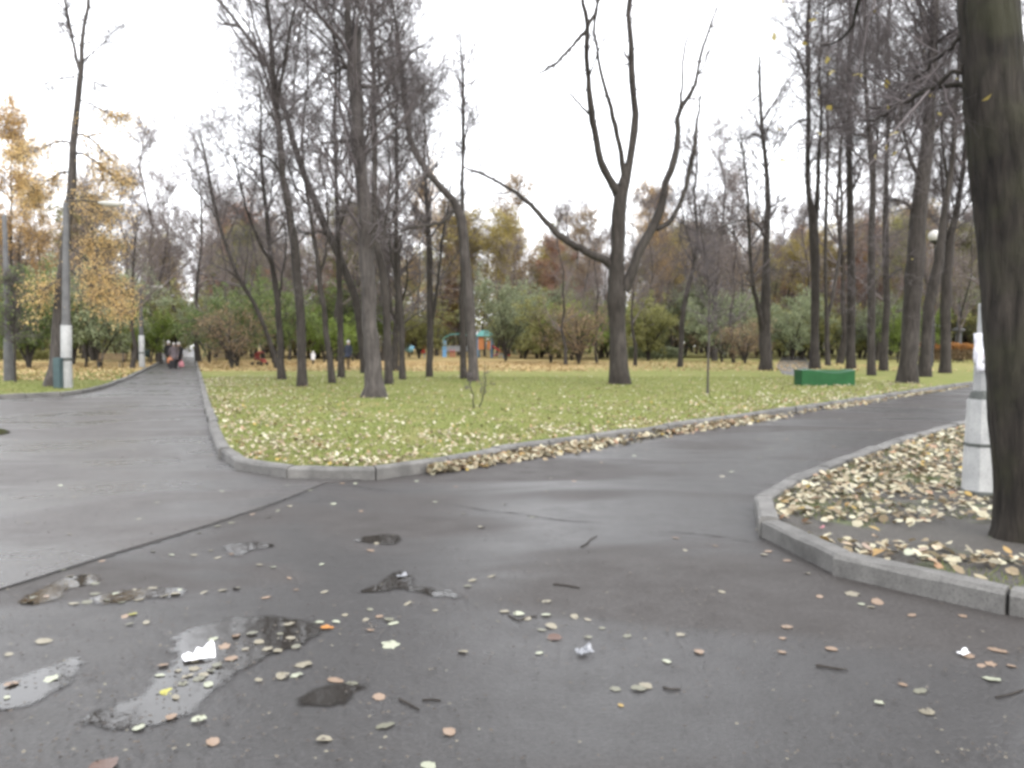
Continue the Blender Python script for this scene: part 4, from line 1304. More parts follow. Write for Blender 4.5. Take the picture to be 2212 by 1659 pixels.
# the far wood that reads as one mass
def far_wood():
    rng = np.random.default_rng(9)
    n = 150
    Y = rng.uniform(132, 215, n)
    X = rng.uniform(-0.80, 0.80, n) * Y
    H = rng.uniform(14, 23, n)
    Z0 = np.array([land(y) for y in Y]) + LAWN - 0.2
    K = 6
    z = np.linspace(0, 1, K)
    T = np.zeros((n, K, 3))
    T[:, :, 0] = X[:, None] + rng.normal(0, 0.25, (n, K)) * z
    T[:, :, 1] = Y[:, None]
    T[:, :, 2] = Z0[:, None] + H[:, None] * z
    R = (rng.uniform(0.13, 0.26, n)[:, None] * (1 - 0.9 * z)[None, :])
    ch = [(*tubes(T, R, 6), 0)]
    n1 = 18
    b1 = np.repeat(np.arange(n), n1)
    t1 = rng.uniform(0.15, 0.98, n * n1)
    L1 = H[b1] * 0.2 * (1.3 - 0.9 * t1)
    P1, R1 = grow(rng, T, R, b1, t1, rng.uniform(0.5, 1.1, len(b1)), L1, 4, 0.2, 0.15, 0.5, 0.07, 0.3)
    R1 = np.maximum(R1, 0.025)
    ch.append((*tubes(P1, R1, 3), 0))
    b2 = np.repeat(np.arange(len(b1)), 5)
    L2 = L1[b2] * rng.uniform(0.3, 0.7, len(b2))
    P2, R2 = grow(rng, P1, R1, b2, rng.uniform(0.1, 1, len(b2)), rng.uniform(0.4, 1.1, len(b2)), L2, 3, 0.12, 0.2, 0.6, 0.03, 0.5)
    R2 = np.maximum(R2, 0.02)
    ch.append((*tubes(P2, R2, 3), 0))
    b3 = np.repeat(np.arange(len(b2)), 4)
    p, d, _ = sample(P2, R2, b3, rng.uniform(0.1, 1, len(b3)))
    e = p + norm(d + rng.normal(0, 0.7, p.shape)) * rng.uniform(0.4, 1.1, len(b3))[:, None]
    ch.append((*cones(p, e, np.full(len(b3), 0.022)), 0))
    # leaf clumps and undergrowth
    tree = b1[b2[b3]]
    kind = rng.choice(5, n, p=[0.5, 0.16, 0.14, 0.1, 0.1])
    for k in (1, 2, 3, 4):
        C = e[kind[tree] == k]
        if len(C): ch.append((*flecks(rng, np.repeat(C, 3, axis=0), 0.17, 0.3), k))
    m = 30000
    yy = rng.uniform(122, 205, m)
    C = np.stack([rng.uniform(-0.8, 0.8, m) * yy, yy, np.zeros(m)], axis=1)
    top = 6.0 + 2.6 * np.sin(C[:, 0] * 0.21 + 1) * np.sin(yy * 0.13) + 1.5 * np.sin(C[:, 0] * 0.6)
    C[:, 2] = LAWN + 0.9 + rng.uniform(0, 1, m) ** 1.15 * top
    C = C[(np.abs(C[:, 0] / C[:, 1] + 0.40) > 0.012) | (C[:, 1] > 150)]
    C += rng.normal(0, 0.4, C.shape)
    sel = (np.sin(C[:, 0] * 0.33) + np.sin(C[:, 1] * 0.27 + C[:, 0] * 0.1) + rng.normal(0, 0.5, len(C)))
    ch.append((*flecks(rng, C[sel > 0.6], 0.46, 0.3), 1))
    ch.append((*flecks(rng, C[(sel <= 0.6) & (sel > -0.5)], 0.46, 0.3), 4))
    ch.append((*flecks(rng, C[sel <= -0.5], 0.46, 0.3), 0))
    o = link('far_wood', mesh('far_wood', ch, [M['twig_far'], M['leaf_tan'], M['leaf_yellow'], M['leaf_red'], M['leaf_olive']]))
    props(o, 'distant mixed wood of bare and faded trees closing the park behind', 'wood', kind='stuff')


far_wood()

# ================================================================== THINGS IN THE PARK
M['paper'] = plain('paper', (0.62, 0.62, 0.66), 0.7, 0, 0.12, 20)
M['blue'] = plain('print_blue', (0.05, 0.17, 0.52), 0.6, 0, 0.1)
M['pink'] = plain('print_pink', (0.55, 0.30, 0.33), 0.6, 0, 0.1)
M['galv'] = plain('galvanised', (0.30, 0.31, 0.32), 0.5, 0.3)
M['rust'] = plain('rusty_band', (0.06, 0.065, 0.06), 0.7, 0.2, 0.4, 30)
M['boxgreen'] = plain('box_green', (0.014, 0.062, 0.022), 0.8, 0, 0.22, 2.5)
M['boxgreen'].node_tree.nodes['Principled BSDF'].inputs['Specular IOR Level'].default_value = 0.2
M['boxtop'] = plain('box_lid_green', (0.05, 0.12, 0.085), 0.22, 0, 0.15, 3)
M['teal'] = plain('teal_paint', (0.03, 0.055, 0.06), 0.5)
M['tealroof'] = plain('turquoise_roof', (0.05, 0.19, 0.17), 0.5)
M['skyblue'] = plain('sky_blue_paint', (0.10, 0.24, 0.42), 0.5)
M['palebl'] = plain('pale_blue_paint', (0.20, 0.42, 0.55), 0.5)
M['orange'] = plain('orange_paint', (0.42, 0.16, 0.05), 0.5)
M['red'] = plain('red_paint', (0.42, 0.025, 0.03), 0.5)
M['darkmetal'] = plain('dark_metal', (0.025, 0.026, 0.028), 0.45, 0.5)
M['black'] = plain('black_cloth', (0.012, 0.011, 0.013), 0.9)
M['navy'] = plain('navy_cloth', (0.02, 0.024, 0.04), 0.9)
M['mauve'] = plain('mauve_coat', (0.10, 0.082, 0.09), 0.9)
M['maroon'] = plain('maroon_coat', (0.035, 0.012, 0.014), 0.9)
M['whitecloth'] = plain('white_cloth', (0.55, 0.54, 0.55), 0.85)
M['skin'] = plain('skin', (0.42, 0.27, 0.20), 0.6, 0, 0.08)
M['hairgrey'] = plain('grey_hair', (0.38, 0.36, 0.35), 0.8)
M['hairdark'] = plain('dark_hair', (0.03, 0.022, 0.018), 0.7)
M['redcloth'] = plain('red_cloth', (0.20, 0.035, 0.028), 0.8)
M['orangebag'] = plain('orange_bag', (0.40, 0.15, 0.07), 0.5)
M['pinkbag'] = plain('pink_bag', (0.36, 0.14, 0.16), 0.5)
M['tyre'] = plain('tyre', (0.015, 0.015, 0.015), 0.8)
M['glass'] = plain('dark_glass', (0.10, 0.13, 0.14), 0.06)
M['lampglass'] = plain('lamp_diffuser', (0.42, 0.41, 0.38), 0.3, 0, 0.04)
M['wood'] = plain('bench_wood', (0.10, 0.065, 0.03), 0.7)
M['hedge_orange'] = leaf_mat('hedge_orange', [(0, (0.20, 0.10, 0.04)), (0.5, (0.32, 0.15, 0.05)), (1, (0.42, 0.20, 0.05))])


def lathe(prof, sides=16, z0=0.0, cx=0.0, cy=0.0):
    P = np.array([[(cx, cy, z + z0) for _, z in prof]])
    a = np.linspace(0, 2 * np.pi, sides, endpoint=False)
    V = np.concatenate([np.stack([cx + r * np.cos(a), cy + r * np.sin(a), np.full(sides, z + z0)], axis=1) for r, z in prof])
    k = len(prof)
    Q = [(i * sides + j, i * sides + (j + 1) % sides, (i + 1) * sides + (j + 1) % sides, (i + 1) * sides + j) for i in range(k - 1) for j in range(sides)]
    return V, Q


def part(name, chunks, mat, parent=None, smooth_=True, bevel=0.0, loc=(0, 0, 0)):
    if not isinstance(chunks, list): chunks = [chunks]
    me = mesh(name, [(v, q, 0) for v, q in chunks], mat, smooth_)
    if bevel:
        bm = bmesh.new(); bm.from_mesh(me)
        bmesh.ops.bevel(bm, geom=bm.edges[:], offset=bevel, segments=2, affect='EDGES', profile=0.6)
        bm.to_mesh(me); bm.free()
    return link(name, me, parent, loc)


def box(x0, x1, y0, y1, z0, z1):
    V = [(x, y, z) for z in (z0, z1) for y in (y0, y1) for x in (x0, x1)]
    return V, [(0, 2, 3, 1), (4, 5, 7, 6), (0, 1, 5, 4), (1, 3, 7, 5), (3, 2, 6, 7), (2, 0, 4, 6)]


def tube(pts, r, sides=8):
    P = np.array([pts], dtype=float)
    R = np.full((1, len(pts)), r) if not hasattr(r, '__len__') else np.array([r])
    return tubes(P, R, sides)


# ------------------------------------------------------------------ lamp posts along the left path
def lamp_post(base, label, H, arm_dx, group, arm_drop=-0.05):
    root = empty('lamp_post', base, label, 'lamp post', group)
    r0 = 0.15
    part('pole', [lathe([(r0, 1.95), (0.125, 2.1), (0.08, H - 0.1), (0.06, H), (0.0, H)], 12)], M['post'], root)
    part('painted_base', [lathe([(r0 + 0.035, -0.1), (r0 + 0.03, 0.08), (r0 + 0.012, 0.9), (r0 + 0.008, 1.95), (0.1, 1.97)], 12)], M['white'], root)
    part('base_band', [lathe([(r0 + 0.03, 0.86), (r0 + 0.034, 0.88), (r0 + 0.034, 0.93), (r0 + 0.026, 0.95)], 12)], M['rust'], root)
    arm = part('arm', [tube([(0, 0, H - 0.25), (0.02 * arm_dx, 0, H + 0.02), (0.35 * arm_dx, 0, H + 0.08), (0.75 * arm_dx, 0, H + 0.02 + arm_drop)], 0.024)], M['darkmetal'], root)
    hx = arm_dx
    pf = [(0.0, -0.36), (0.07, -0.36), (0.11, -0.22), (0.13, 0.02), (0.12, 0.22), (0.07, 0.34), (0.0, 0.36)]
    V, Q = lathe(pf, 12)
    V = np.stack([V[:, 2] + hx - 0.28 * np.sign(arm_dx), V[:, 1], V[:, 0] * 0.55 + H + 0.03 + arm_drop], axis=1)
    head = part('lamp_head', [(V, Q)], M['lampglass'], root)
    V2 = V.copy(); V2[:, 2] = (V2[:, 2] - H) * 0.9 + H - 0.035; V2[:, 0] = (V2[:, 0] - hx) * 0.85 + hx
    V2[:, 1] *= 0.86
    part('diffuser', [(V2, Q)], M['lampglass'], head)
    return root


GL = 'street lamps along the left path'
b = at(143.5, 838, LAWN)
_l = lamp_post(b, 'nearest lamp post, white-painted foot, standing in front of the golden larch', on(143, 437, b.y).z - b.z, (258 - 143) / F * b.y, GL, -0.02)
_l.rotation_euler[1] = 0.024      # the post leans a little towards the path
b = at(307, 795, LAWN)
lamp_post(b, 'second lamp post with white foot on the grass beside the left path', on(300, 624, b.y).z - b.z, (352 - 306) / F * b.y, GL, 0.1)
for px, Y, lab in ((352, 72, 'third lamp post along the left path, its head just right of the second\'s'), (369, 93, 'farthest lamp post at the end of the left path')):
    lamp_post(stand(px, Y), lab, 5.9, 1.35, GL)
b = stand(18, 30)
r = empty('pole', b, 'plain grey concrete pole with a thicker foot at the far left edge', 'pole')
part('shaft', [lathe([(0.12, 1.6), (0.105, 1.75), (0.075, 6.2), (0.0, 6.2)], 10)], M['post'], r)
part('foot', [lathe([(0.20, -0.1), (0.19, 0.1), (0.15, 1.55), (0.12, 1.62)], 10)], M['post'], r)

# narrow metal cabinet squeezed between larch and lamp post
b = at(127, 839, LAWN)
r = empty('cabinet', b, 'narrow teal-grey metal cabinet leaning between larch foot and lamp post', 'cabinet')
part('body', [box(-0.11, 0.10, -0.1, 0.1, 0, 0.95)], M['teal'], r, False, 0.012)
part('door', [box(-0.095, 0.085, -0.112, -0.1015, 0.05, 0.9)], M['teal'], r, False, 0.004)

# ------------------------------------------------------------------ the white concrete post on the island
def white_post():
    b = at(2119, 1069, 0.075)
    root = empty('concrete_post', b, 'white-painted concrete post with torn posters, close behind the massive dark trunk', 'post')
    Y = b.y
    k = Y / F
    zz = lambda y: on(2121, y, Y).z - b.z

    def octo(rows, mat, name, par=root, n=8):
        V, Q = lathe([(r, z) for r, z in rows], n)
        c, s = math.cos(math.radians(9)), math.sin(math.radians(9))
        V = np.stack([V[:, 0] * c - V[:, 1] * s, V[:, 0] * s + V[:, 1] * c, V[:, 2]], axis=1)
        return part(name, [(V, Q)], mat, par, False)
    octo([(0.166, -0.08), (0.160, 0.005), (0.146, zz(962)), (0.0, zz(962))], M['white'], 'lower_block')
    octo([(0.145, zz(961)), (0.131, zz(872)), (0.126, zz(862)), (0.0, zz(862))], M['white'], 'upper_block')
    octo([(0.150, zz(963)), (0.151, zz(962)), (0.151, zz(957)), (0.146, zz(956))], M['rust'], 'joint')
    octo([(0.118, zz(864)), (0.112, zz(858)), (0.104, zz(850)), (0.086, zz(843))], M['rust'], 'clamp_band')
    octo([(0.086, zz(846)), (0.080, zz(750)), (0.066, zz(715)), (0.062, zz(658)), (0.056, zz(655)), (0.0, zz(655))], M['white'], 'shaft', n=10)
    # dark band round the foot
    octo([(0.170, -0.06), (0.168, 0.035), (0.160, 0.05)], M['rust'], 'foot_band')
    for z, w_, h, ang, name in ((zz(752), 0.10, 0.13, 4.35, 'poster'), (zz(778), 0.085, 0.10, 4.6, 'poster')):
        V, Q = [], []
        n, m = 7, 6
        rg = np.random.default_rng(int(z * 1000))
        for j in range(m):
            for i in range(n):
                a = ang + (i / (n - 1) - 0.5) * 1.9
                zz_ = z + (j / (m - 1) - 0.5) * h * 2 + 0.012 * math.sin(3 * i)
                rr = 0.084 + 0.010 * math.sin(i * 1.9 + j) ** 2 + (0.03 if i in (0,) else 0.0) + 0.004 * rg.random()
                V.append((rr * math.cos(a), rr * math.sin(a), zz_))
        Q = [(j * n + i, j * n + i + 1, (j + 1) * n + i + 1, (j + 1) * n + i) for j in range(m - 1) for i in range(n - 1)]
        me = mesh('poster', [(V, Q, 0)], [M['paper'], M['blue'], M['pink']], True)
        mi = [0] * len(Q)
        for q in range(len(Q)):
            j, i = divmod(q, n - 1)
            if name == 'poster' and ((j == 1 and i in (3, 4)) or (j == 2 and i == 4)): mi[q] = 1
            if z < zz(765) and j in (2, 3) and i in (1, 2): mi[q] = 2
        me.polygons.foreach_set('material_index', mi)
        md = link('poster', me, root)
        so = md.modifiers.new('thick', 'SOLIDIFY'); so.thickness = 0.002


white_post()

# ------------------------------------------------------------------ green box
def green_box():
    a, c = at(1729, 833, LAWN), at(1850, 834, LAWN)
    mid = (a + c) / 2
    root = empty('storage_box', mid, 'dark green metal storage box with a sagging shiny lid on the lawn', 'box')
    hw, h, dp = (c - a).length / 2, 0.53, 0.80
    part('body', [box(-hw + 0.02, hw - 0.02, 0, dp, -0.03, h - 0.02)], M['boxgreen'], root, False, 0.015)
    n, m = 15, 5
    V, Q = [], []
    for lay in (0, 1):
        for j in range(m):
            for i in range(n):
                x, y = -hw + 2 * hw * i / (n - 1), -0.015 + (dp + 0.03) * j / (m - 1)
                u = max(0, (i / (n - 1) - 0.22) / 0.78)
                sag = -0.085 * math.sin(math.pi * min(1, u * 1.02)) * (1 - 0.35 * j / (m - 1))
                V.append((x, y, h + sag - (0.0 if lay else 0.02)))
    for i in range(n - 1):
        for j in range(m - 1):
            q = (j * n + i, j * n + i + 1, (j + 1) * n + i + 1, (j + 1) * n + i)
            Q.append(tuple(x + n * m for x in q)); Q.append(q[::-1])
    per = [i for i in range(n)] + [j * n + n - 1 for j in range(1, m)] + [(m - 1) * n + i for i in range(n - 2, -1, -1)] + [j * n for j in range(m - 2, 0, -1)]
    for p, q in zip(per, per[1:] + per[:1]): Q.append((p, q, q + n * m, p + n * m))
    part('lid', [(V, Q)], M['boxtop'], root, True)
    # front sheet that follows the sag
    V = []
    for i in range(n):
        x = -hw + 2 * hw * i / (n - 1)
        u = max(0, (i / (n - 1) - 0.22) / 0.78)
        z1 = h - 0.022 - 0.085 * math.sin(math.pi * min(1, u * 1.02))
        V += [(x, -0.012, 0.0), (x, -0.012, z1), (x, -0.002, z1), (x, -0.002, 0.0)]
    Q = []
    for i in range(n - 1):
        for j in range(4): Q.append((i * 4 + j, (i + 1) * 4 + j, (i + 1) * 4 + (j + 1) % 4, i * 4 + (j + 1) % 4))
    part('front_sheet', [(V, Q)], M['boxgreen'], root, False)


green_box()

# ------------------------------------------------------------------ hedges
def hedge(label, p0, p1, h, depth, leafm, n, seed, leaf2=None, top=0.0):
    rng = np.random.default_rng(seed)
    p0, p1 = Vector(p0), Vector(p1)
    root = empty('hedge', (p0 + p1) / 2, label, 'hedge')
    L = (p1 - p0).length
    d = (p1 - p0).normalized()
    root.rotation_euler = (0, 0, math.atan2(d.y, d.x))
    m = int(L * 10)
    xs = rng.uniform(-L / 2, L / 2, m)
    P = np.zeros((m, 4, 3))
    P[:, :, 0] = xs[:, None] + rng.normal(0, 0.07, (m, 4)).cumsum(1)
    P[:, :, 1] = rng.uniform(-depth * .3, depth * .3, m)[:, None] + rng.normal(0, 0.07, (m, 4)).cumsum(1)
    P[:, :, 2] = np.linspace(-0.05, h * 0.9, 4)[None, :]
    R = np.tile(np.linspace(0.02, 0.006, 4), (m, 1))
    part('stems', [tubes(P, R, 4)], M['bark'], root)
    C = np.stack([rng.uniform(-L / 2, L / 2, n), rng.uniform(-depth / 2, depth / 2, n), h * (0.12 + 0.88 * rng.uniform(0, 1, n) ** 0.7)], axis=1)
    C[:, 2] *= 1 + 0.06 * np.sin(C[:, 0] * 2.1) + 0.04 * np.sin(C[:, 0] * 5)
    hi = C[:, 2] > h * (1 - top)
    ch = [(*flecks(rng, C[~hi], 0.06, 0.05), 0)]
    if hi.any(): ch.append((*flecks(rng, C[hi], 0.06, 0.05), 1))
    link('foliage', mesh('foliage', ch, [M[leafm], M[leaf2 or leafm]]), root)


g = lambda px, Y: stand(px, Y)
hedge('low grey-green hedge right behind the oak-like tree', g(1357, 76), g(1475, 77), 1.15, 0.9, 'leaf_sage', 9000, 1)
hedge('clipped hedge turned orange on top beside the last grove trunk', g(1955, 66), g(2135, 64), 1.45, 0.9, 'leaf_tan', 14000, 2, 'hedge_orange', 0.24)
hedge('low green hedge at the far end of the left lawn', g(-60, 70), g(110, 72), 0.9, 0.8, 'leaf_olive', 9000, 3)

# ------------------------------------------------------------------ people on the left path
def skin_body(name, verts, edges, root_i, mat):
    bm = bmesh.new()
    lay = bm.verts.layers.skin.verify()
    vs = [bm.verts.new(v[:3]) for v in verts]
    for v, d in zip(vs, verts):
        r = d[3] if not isinstance(d[3], tuple) else d[3]
        v[lay].radius = r if isinstance(r, tuple) else (r, r)
    vs[root_i][lay].use_root = True
    for a, b in edges: bm.edges.new((vs[a], vs[b]))
    me = bpy.data.meshes.new(name)
    bm.to_mesh(me); bm.free()
    o = bpy.data.objects.new(name, me)
    COL.objects.link(o)
    o.modifiers.new('skin', 'SKIN')
    s = o.modifiers.new('sub', 'SUBSURF'); s.levels = s.render_levels = 2
    dg = bpy.context.evaluated_depsgraph_get()
    dg.update()
    out = bpy.data.meshes.new_from_object(o.evaluated_get(dg))
    bpy.data.objects.remove(o)
    out.name = name
    out.materials.clear()
    for m in mat if isinstance(mat, list) else [mat]: out.materials.append(m)
    for p in out.polygons: p.use_smooth = True
    return out


def person(loc, rz, label, H, coat, legs, hair, hem=0.45, stride=0.16, lean=0.0, hat=None, arms=((0.10, 0.0), (-0.08, 0.0)), wide=1.0):
    """standing or walking figure facing local -Y; hem: where the coat ends as a share of height"""
    s = H / 1.7
    root = empty('person', loc, label, 'person', None, rz)
    root.scale = (s, s, s)
    st = stride
    V = [(0, 0, 0.92, (0.15 * wide, 0.11)), (0, -0.01 - lean * .3, 1.12, (0.135 * wide, 0.10)), (0, -0.01 - lean * .7, 1.34, (0.16 * wide, 0.105)), (0, -0.01 - lean, 1.46, (0.07, 0.065)), (0, -0.03 - lean * 1.1, 1.54, (0.055, 0.06)),
         (0, -0.04 - lean * 1.2, 1.60, (0.082, 0.098)), (0, -0.035 - lean * 1.2, 1.665, (0.07, 0.085)),
         (0.095, -st * .4, 0.84, 0.085), (0.10, -st * .8, 0.48, 0.058), (0.10, -st, 0.08, 0.042), (0.105, -st - 0.15, 0.035, 0.035),
         (-0.095, st * .4, 0.84, 0.085), (-0.10, st * .7, 0.48, 0.058), (-0.10, st * 1.25, 0.09, 0.042), (-0.105, st * 1.25 - 0.14, 0.04, 0.035),
         (0.195 * wide, -0.01 - lean * .9, 1.38, 0.055), (0.25 * wide, arms[0][0] * .3 - 0.01, 1.10, 0.048), (0.26, -arms[0][0] - 0.03, 0.87, 0.034), (0.26, -arms[0][0] - 0.06, 0.77, 0.03),
         (-0.195 * wide, -0.01 - lean * .9, 1.38, 0.055), (-0.25 * wide, arms[1][0] * .3 - 0.01, 1.10, 0.048), (-0.26, -arms[1][0] - 0.03, 0.87, 0.034), (-0.26, -arms[1][0] - 0.06, 0.77, 0.03)]
    E = [(0, 1), (1, 2), (2, 3), (3, 4), (4, 5), (5, 6), (0, 7), (7, 8), (8, 9), (9, 10), (0, 11), (11, 12), (12, 13), (13, 14), (2, 15), (15, 16), (16, 17), (17, 18), (2, 19), (19, 20), (20, 21), (21, 22)]
    me = skin_body('body', V, E, 0, [coat, legs, M['skin']])
    for p in me.polygons:
        c = p.center
        if c.z > 1.47: p.material_index = 2
        elif c.z < 0.9 and abs(c.x) < 0.2: p.material_index = 1
        elif c.z < 0.82 and abs(c.x) >= 0.2: p.material_index = 2
    link('body', me, root)
    # coat skirt from shoulders to hem, a closed flared shell
    a = np.linspace(0, 2 * np.pi, 20, endpoint=False)
    rows = [(0.165, 0.115, 1.36), (0.185, 0.125, 1.22), (0.178, 0.125, 1.05), (0.20, 0.15, 0.9), (0.225, 0.19, (0.9 + hem * 1.7) / 2), (0.245, 0.21, hem * 1.7), (0.225, 0.19, hem * 1.7 + 0.012), (0.15, 0.12, hem * 1.7 + 0.3)]
    VV = np.concatenate([np.stack([wide * rx * np.cos(a) * (1 + 0.04 * np.sin(a * 6 + i)), ry * np.sin(a) * (1 + 0.04 * np.sin(a * 6 + i)) - lean * max(0, z - 0.9) * 0.9, np.full(20, z)], axis=1) for i, (rx, ry, z) in enumerate(rows)])
    Q = [(i * 20 + j, i * 20 + (j + 1) % 20, (i + 1) * 20 + (j + 1) % 20, (i + 1) * 20 + j) for i in range(len(rows) - 1) for j in range(20)]
    part('coat', [(VV, Q)], coat, root)
    hv, hq = lathe([(0.0, 0.13), (0.055, 0.12), (0.09, 0.07), (0.098, 0.02), (0.092, -0.035), (0.075, -0.06)], 14)
    hv[:, 1] = hv[:, 1] * 1.12 + 0.012 - 0.035 - lean * 1.2
    hv[:, 2] += 1.60
    part('hat' if hat else 'hair', [(hv, hq)], hat or hair, root)
    # nose, so the face has a front
    nv, nq = lathe([(0.0, 0.03), (0.012, 0.02), (0.016, 0.0), (0.0, -0.012)], 6)
    nv[:, 1] -= 0.04 + lean * 1.2 + 0.095
    nv[:, 2] += 1.585
    part('nose', [(nv, nq)], M['skin'], root)
    return root


def bag(loc, label, mat, w_, h, name='carrier_bag'):
    root = empty(name, loc, label, 'bag')
    V, Q = lathe([(0.0, 0.0), (w_ * .42, 0.004), (w_ * .5, 0.06), (w_ * .47, h * .6), (w_ * .34, h * .9), (w_ * .2, h)], 12)
    V[:, 1] *= 0.55
    V[:, 0] *= 1 + 0.08 * np.sin(V[:, 2] * 40)
    part('sack', [(V, Q)], mat, root)
    for sx in (-1, 1):
        part('handle', [tube([(sx * w_ * .18, 0, h * .93), (sx * w_ * .12, 0, h * 1.25), (0, 0, h * 1.38)], 0.008, 5)], mat, root)
    return root


def on_path(px, Y):
    p = on(px, HORIZON, Y)
    return Vector((p.x, Y, 0.016 + land(Y)))


person(on_path(384.5, 50.5), 0.5, 'walker in a long black coat, the rightmost of the group on the left path', 1.62, M['black'], M['black'], M['hairgrey'], 0.24, 0.14)
person(on_path(375.5, 49.5), 0.2, 'walker in a greyish mauve coat carrying an orange bag on the left path', 1.60, M['mauve'], M['black'], M['hairgrey'], 0.33, 0.16, wide=1.15)
person(on_path(364, 53), 0.1, 'walker in dark clothes with a pale hat, leftmost of the group', 1.72, M['black'], M['black'], M['hairgrey'], 0.42, 0.16, hat=M['whitecloth'])
person(on_path(387, 60), 0.0, 'walker behind the one in the black coat, with a pale scarf', 1.66, M['navy'], M['black'], M['hairgrey'], 0.40, 0.14, hat=M['whitecloth'])
bag(on_path(366.5, 48.9) + Vector((0, 0, 0.34)), 'bright orange carrier bag held by the walker in the mauve coat', M['orangebag'], 0.36, 0.36)
bag(on_path(391, 49.3) + Vector((0, 0, 0.10)), 'pink carrier bag hanging low beside the walker in the black coat', M['pinkbag'], 0.34, 0.36)
# shopping trolley bag at the mauve walker's feet
t = empty('trolley_bag', on_path(372.0, 48.2), 'black wheeled shopping bag in front of the walker in mauve', 'trolley')
part('bag_body', [box(-0.17, 0.17, -0.12, 0.12, 0.07, 0.55)], M['black'], t, False, 0.04)
part('handle', [tube([(-0.14, 0.1, 0.5), (-0.14, 0.2, 0.95), (0.14, 0.2, 0.95), (0.14, 0.1, 0.5)], 0.012, 6)], M['darkmetal'], t)
for sx in (-0.19, 0.19):
    V, Q = lathe([(0.0, -0.02), (0.08, -0.02), (0.08, 0.02), (0.0, 0.02)], 12)
    V = np.stack([V[:, 2] + sx, V[:, 0] + 0.08, V[:, 1] + 0.08], axis=1)
    part('wheel', [(V, Q)], M['tyre'], t, False)

person(stand(752, 44), 2.6, 'person in a navy jacket standing behind the trunks left of the stump tree', 1.62, M['navy'], M['wood'], M['hairgrey'], 0.42, 0.05)
person(stand(676, 57), 2.9, 'small child in a white jacket on the leaf-strewn grass', 0.95, M['whitecloth'], M['navy'], M['hairdark'], 0.35, 0.08, hat=M['whitecloth'], wide=1.2)


def stroller(loc, rz):
    root = empty('stroller', loc, 'red child\'s stroller parked by the dark shrub left of the trunks', 'stroller', None, rz)
    a = np.linspace(0.15, 2.2, 9)
    V, Q = [], []
    for i, t in enumerate(a):
        for x in np.linspace(-0.24, 0.24, 5):
            V.append((x, -0.05 + 0.34 * math.cos(t), 0.62 + 0.34 * math.sin(t) - 0.12 * (abs(x) / 0.24) ** 3))
    Q = [(i * 5 + j, i * 5 + j + 1, (i + 1) * 5 + j + 1, (i + 1) * 5 + j) for i in range(8) for j in range(4)]
    hood = part('hood', [(V, Q)], M['redcloth'], root)
    so = hood.modifiers.new('t', 'SOLIDIFY'); so.thickness = 0.02
    part('seat', [box(-0.22, 0.22, -0.32, 0.28, 0.36, 0.46), box(-0.22, 0.22, 0.20, 0.28, 0.46, 0.80)], M['redcloth'], root, False)
    part('footrest', [box(-0.2, 0.2, -0.46, -0.30, 0.2, 0.38)], M['redcloth'], root, False)
    part('frame', [tube([(-0.24, -0.42, 0.12), (-0.24, 0.0, 0.40), (-0.24, 0.42, 0.95), (0.24, 0.42, 0.95), (0.24, 0.0, 0.40), (0.24, -0.42, 0.12)], 0.016, 6),
                   tube([(-0.24, 0.40, 0.12), (-0.24, -0.05, 0.5), (0.24, -0.05, 0.5), (0.24, 0.40, 0.12)], 0.016, 6)], M['darkmetal'], root)
    for x in (-0.26, 0.26):
        for y in (-0.42, 0.40):
            V, Q = lathe([(0.0, -0.025), (0.12, -0.025), (0.12, 0.025), (0.0, 0.025)], 14)
            V = np.stack([V[:, 2] + x, V[:, 0] + y, V[:, 1] + 0.12], axis=1)
            part('wheel', [(V, Q)], M['tyre'], root, False)


stroller(stand(560, 54), 1.1)

# ------------------------------------------------------------------ litter bin near the second lamp
b = stand(316, 56)
r = empty('litter_bin', b, 'small teal litter bin on a post behind the second lamp post', 'bin')
part('bucket', [lathe([(0.0, 0.55), (0.15, 0.55), (0.19, 1.0), (0.20, 1.02), (0.17, 1.02), (0.13, 0.6)], 14)], M['teal'], r)
part('post', [tube([(0, 0.23, -0.1), (0, 0.23, 1.1)], 0.03, 8)], M['darkmetal'], r)

# ------------------------------------------------------------------ playground
def playhouse(loc, rz):
    root = empty('play_tower', loc, 'turquoise-roofed playground tower with blue posts behind the twin trunks', 'play tower', None, rz)
    for x in (-1.6, 1.6):
        for y in (-0.8, 0.8):
            part('post', [box(x - 0.22, x + 0.22, y - 0.1, y + 0.1, -0.1, 1.9)], M['skyblue'], root, False, 0.02)
    V, Q = [], []
    for i, t in enumerate(np.linspace(0, math.pi, 13)):
        for y in (-1.0, 1.0):
            V += [(1.9 * math.cos(t), y, 1.75 + 0.95 * math.sin(t))]
    Q = [(2 * i, 2 * i + 1, 2 * i + 3, 2 * i + 2) for i in range(12)]
    rf = part('roof', [(V, Q)], M['tealroof'], root)
    so = rf.modifiers.new('t', 'SOLIDIFY'); so.thickness = 0.10
    part('platform', [box(-1.4, 1.4, -0.8, 0.8, 0.55, 0.66)], M['wood'], root, False, 0.01)
    part('side_panel', [box(-1.35, 1.35, 0.72, 0.78, 0.66, 1.3)], M['galv'], root, False)
    part('ladder', [tube([(-0.9, -1.3, -0.05), (-0.9, -0.85, 0.9)], 0.03, 6), tube([(-0.5, -1.3, -0.05), (-0.5, -0.85, 0.9)], 0.03, 6)] +
         [tube([(-0.9, -1.3 + 0.13 * k, 0.2 * k + 0.1), (-0.5, -1.3 + 0.13 * k, 0.2 * k + 0.1)], 0.022, 5) for k in range(4)], M['red'], root)


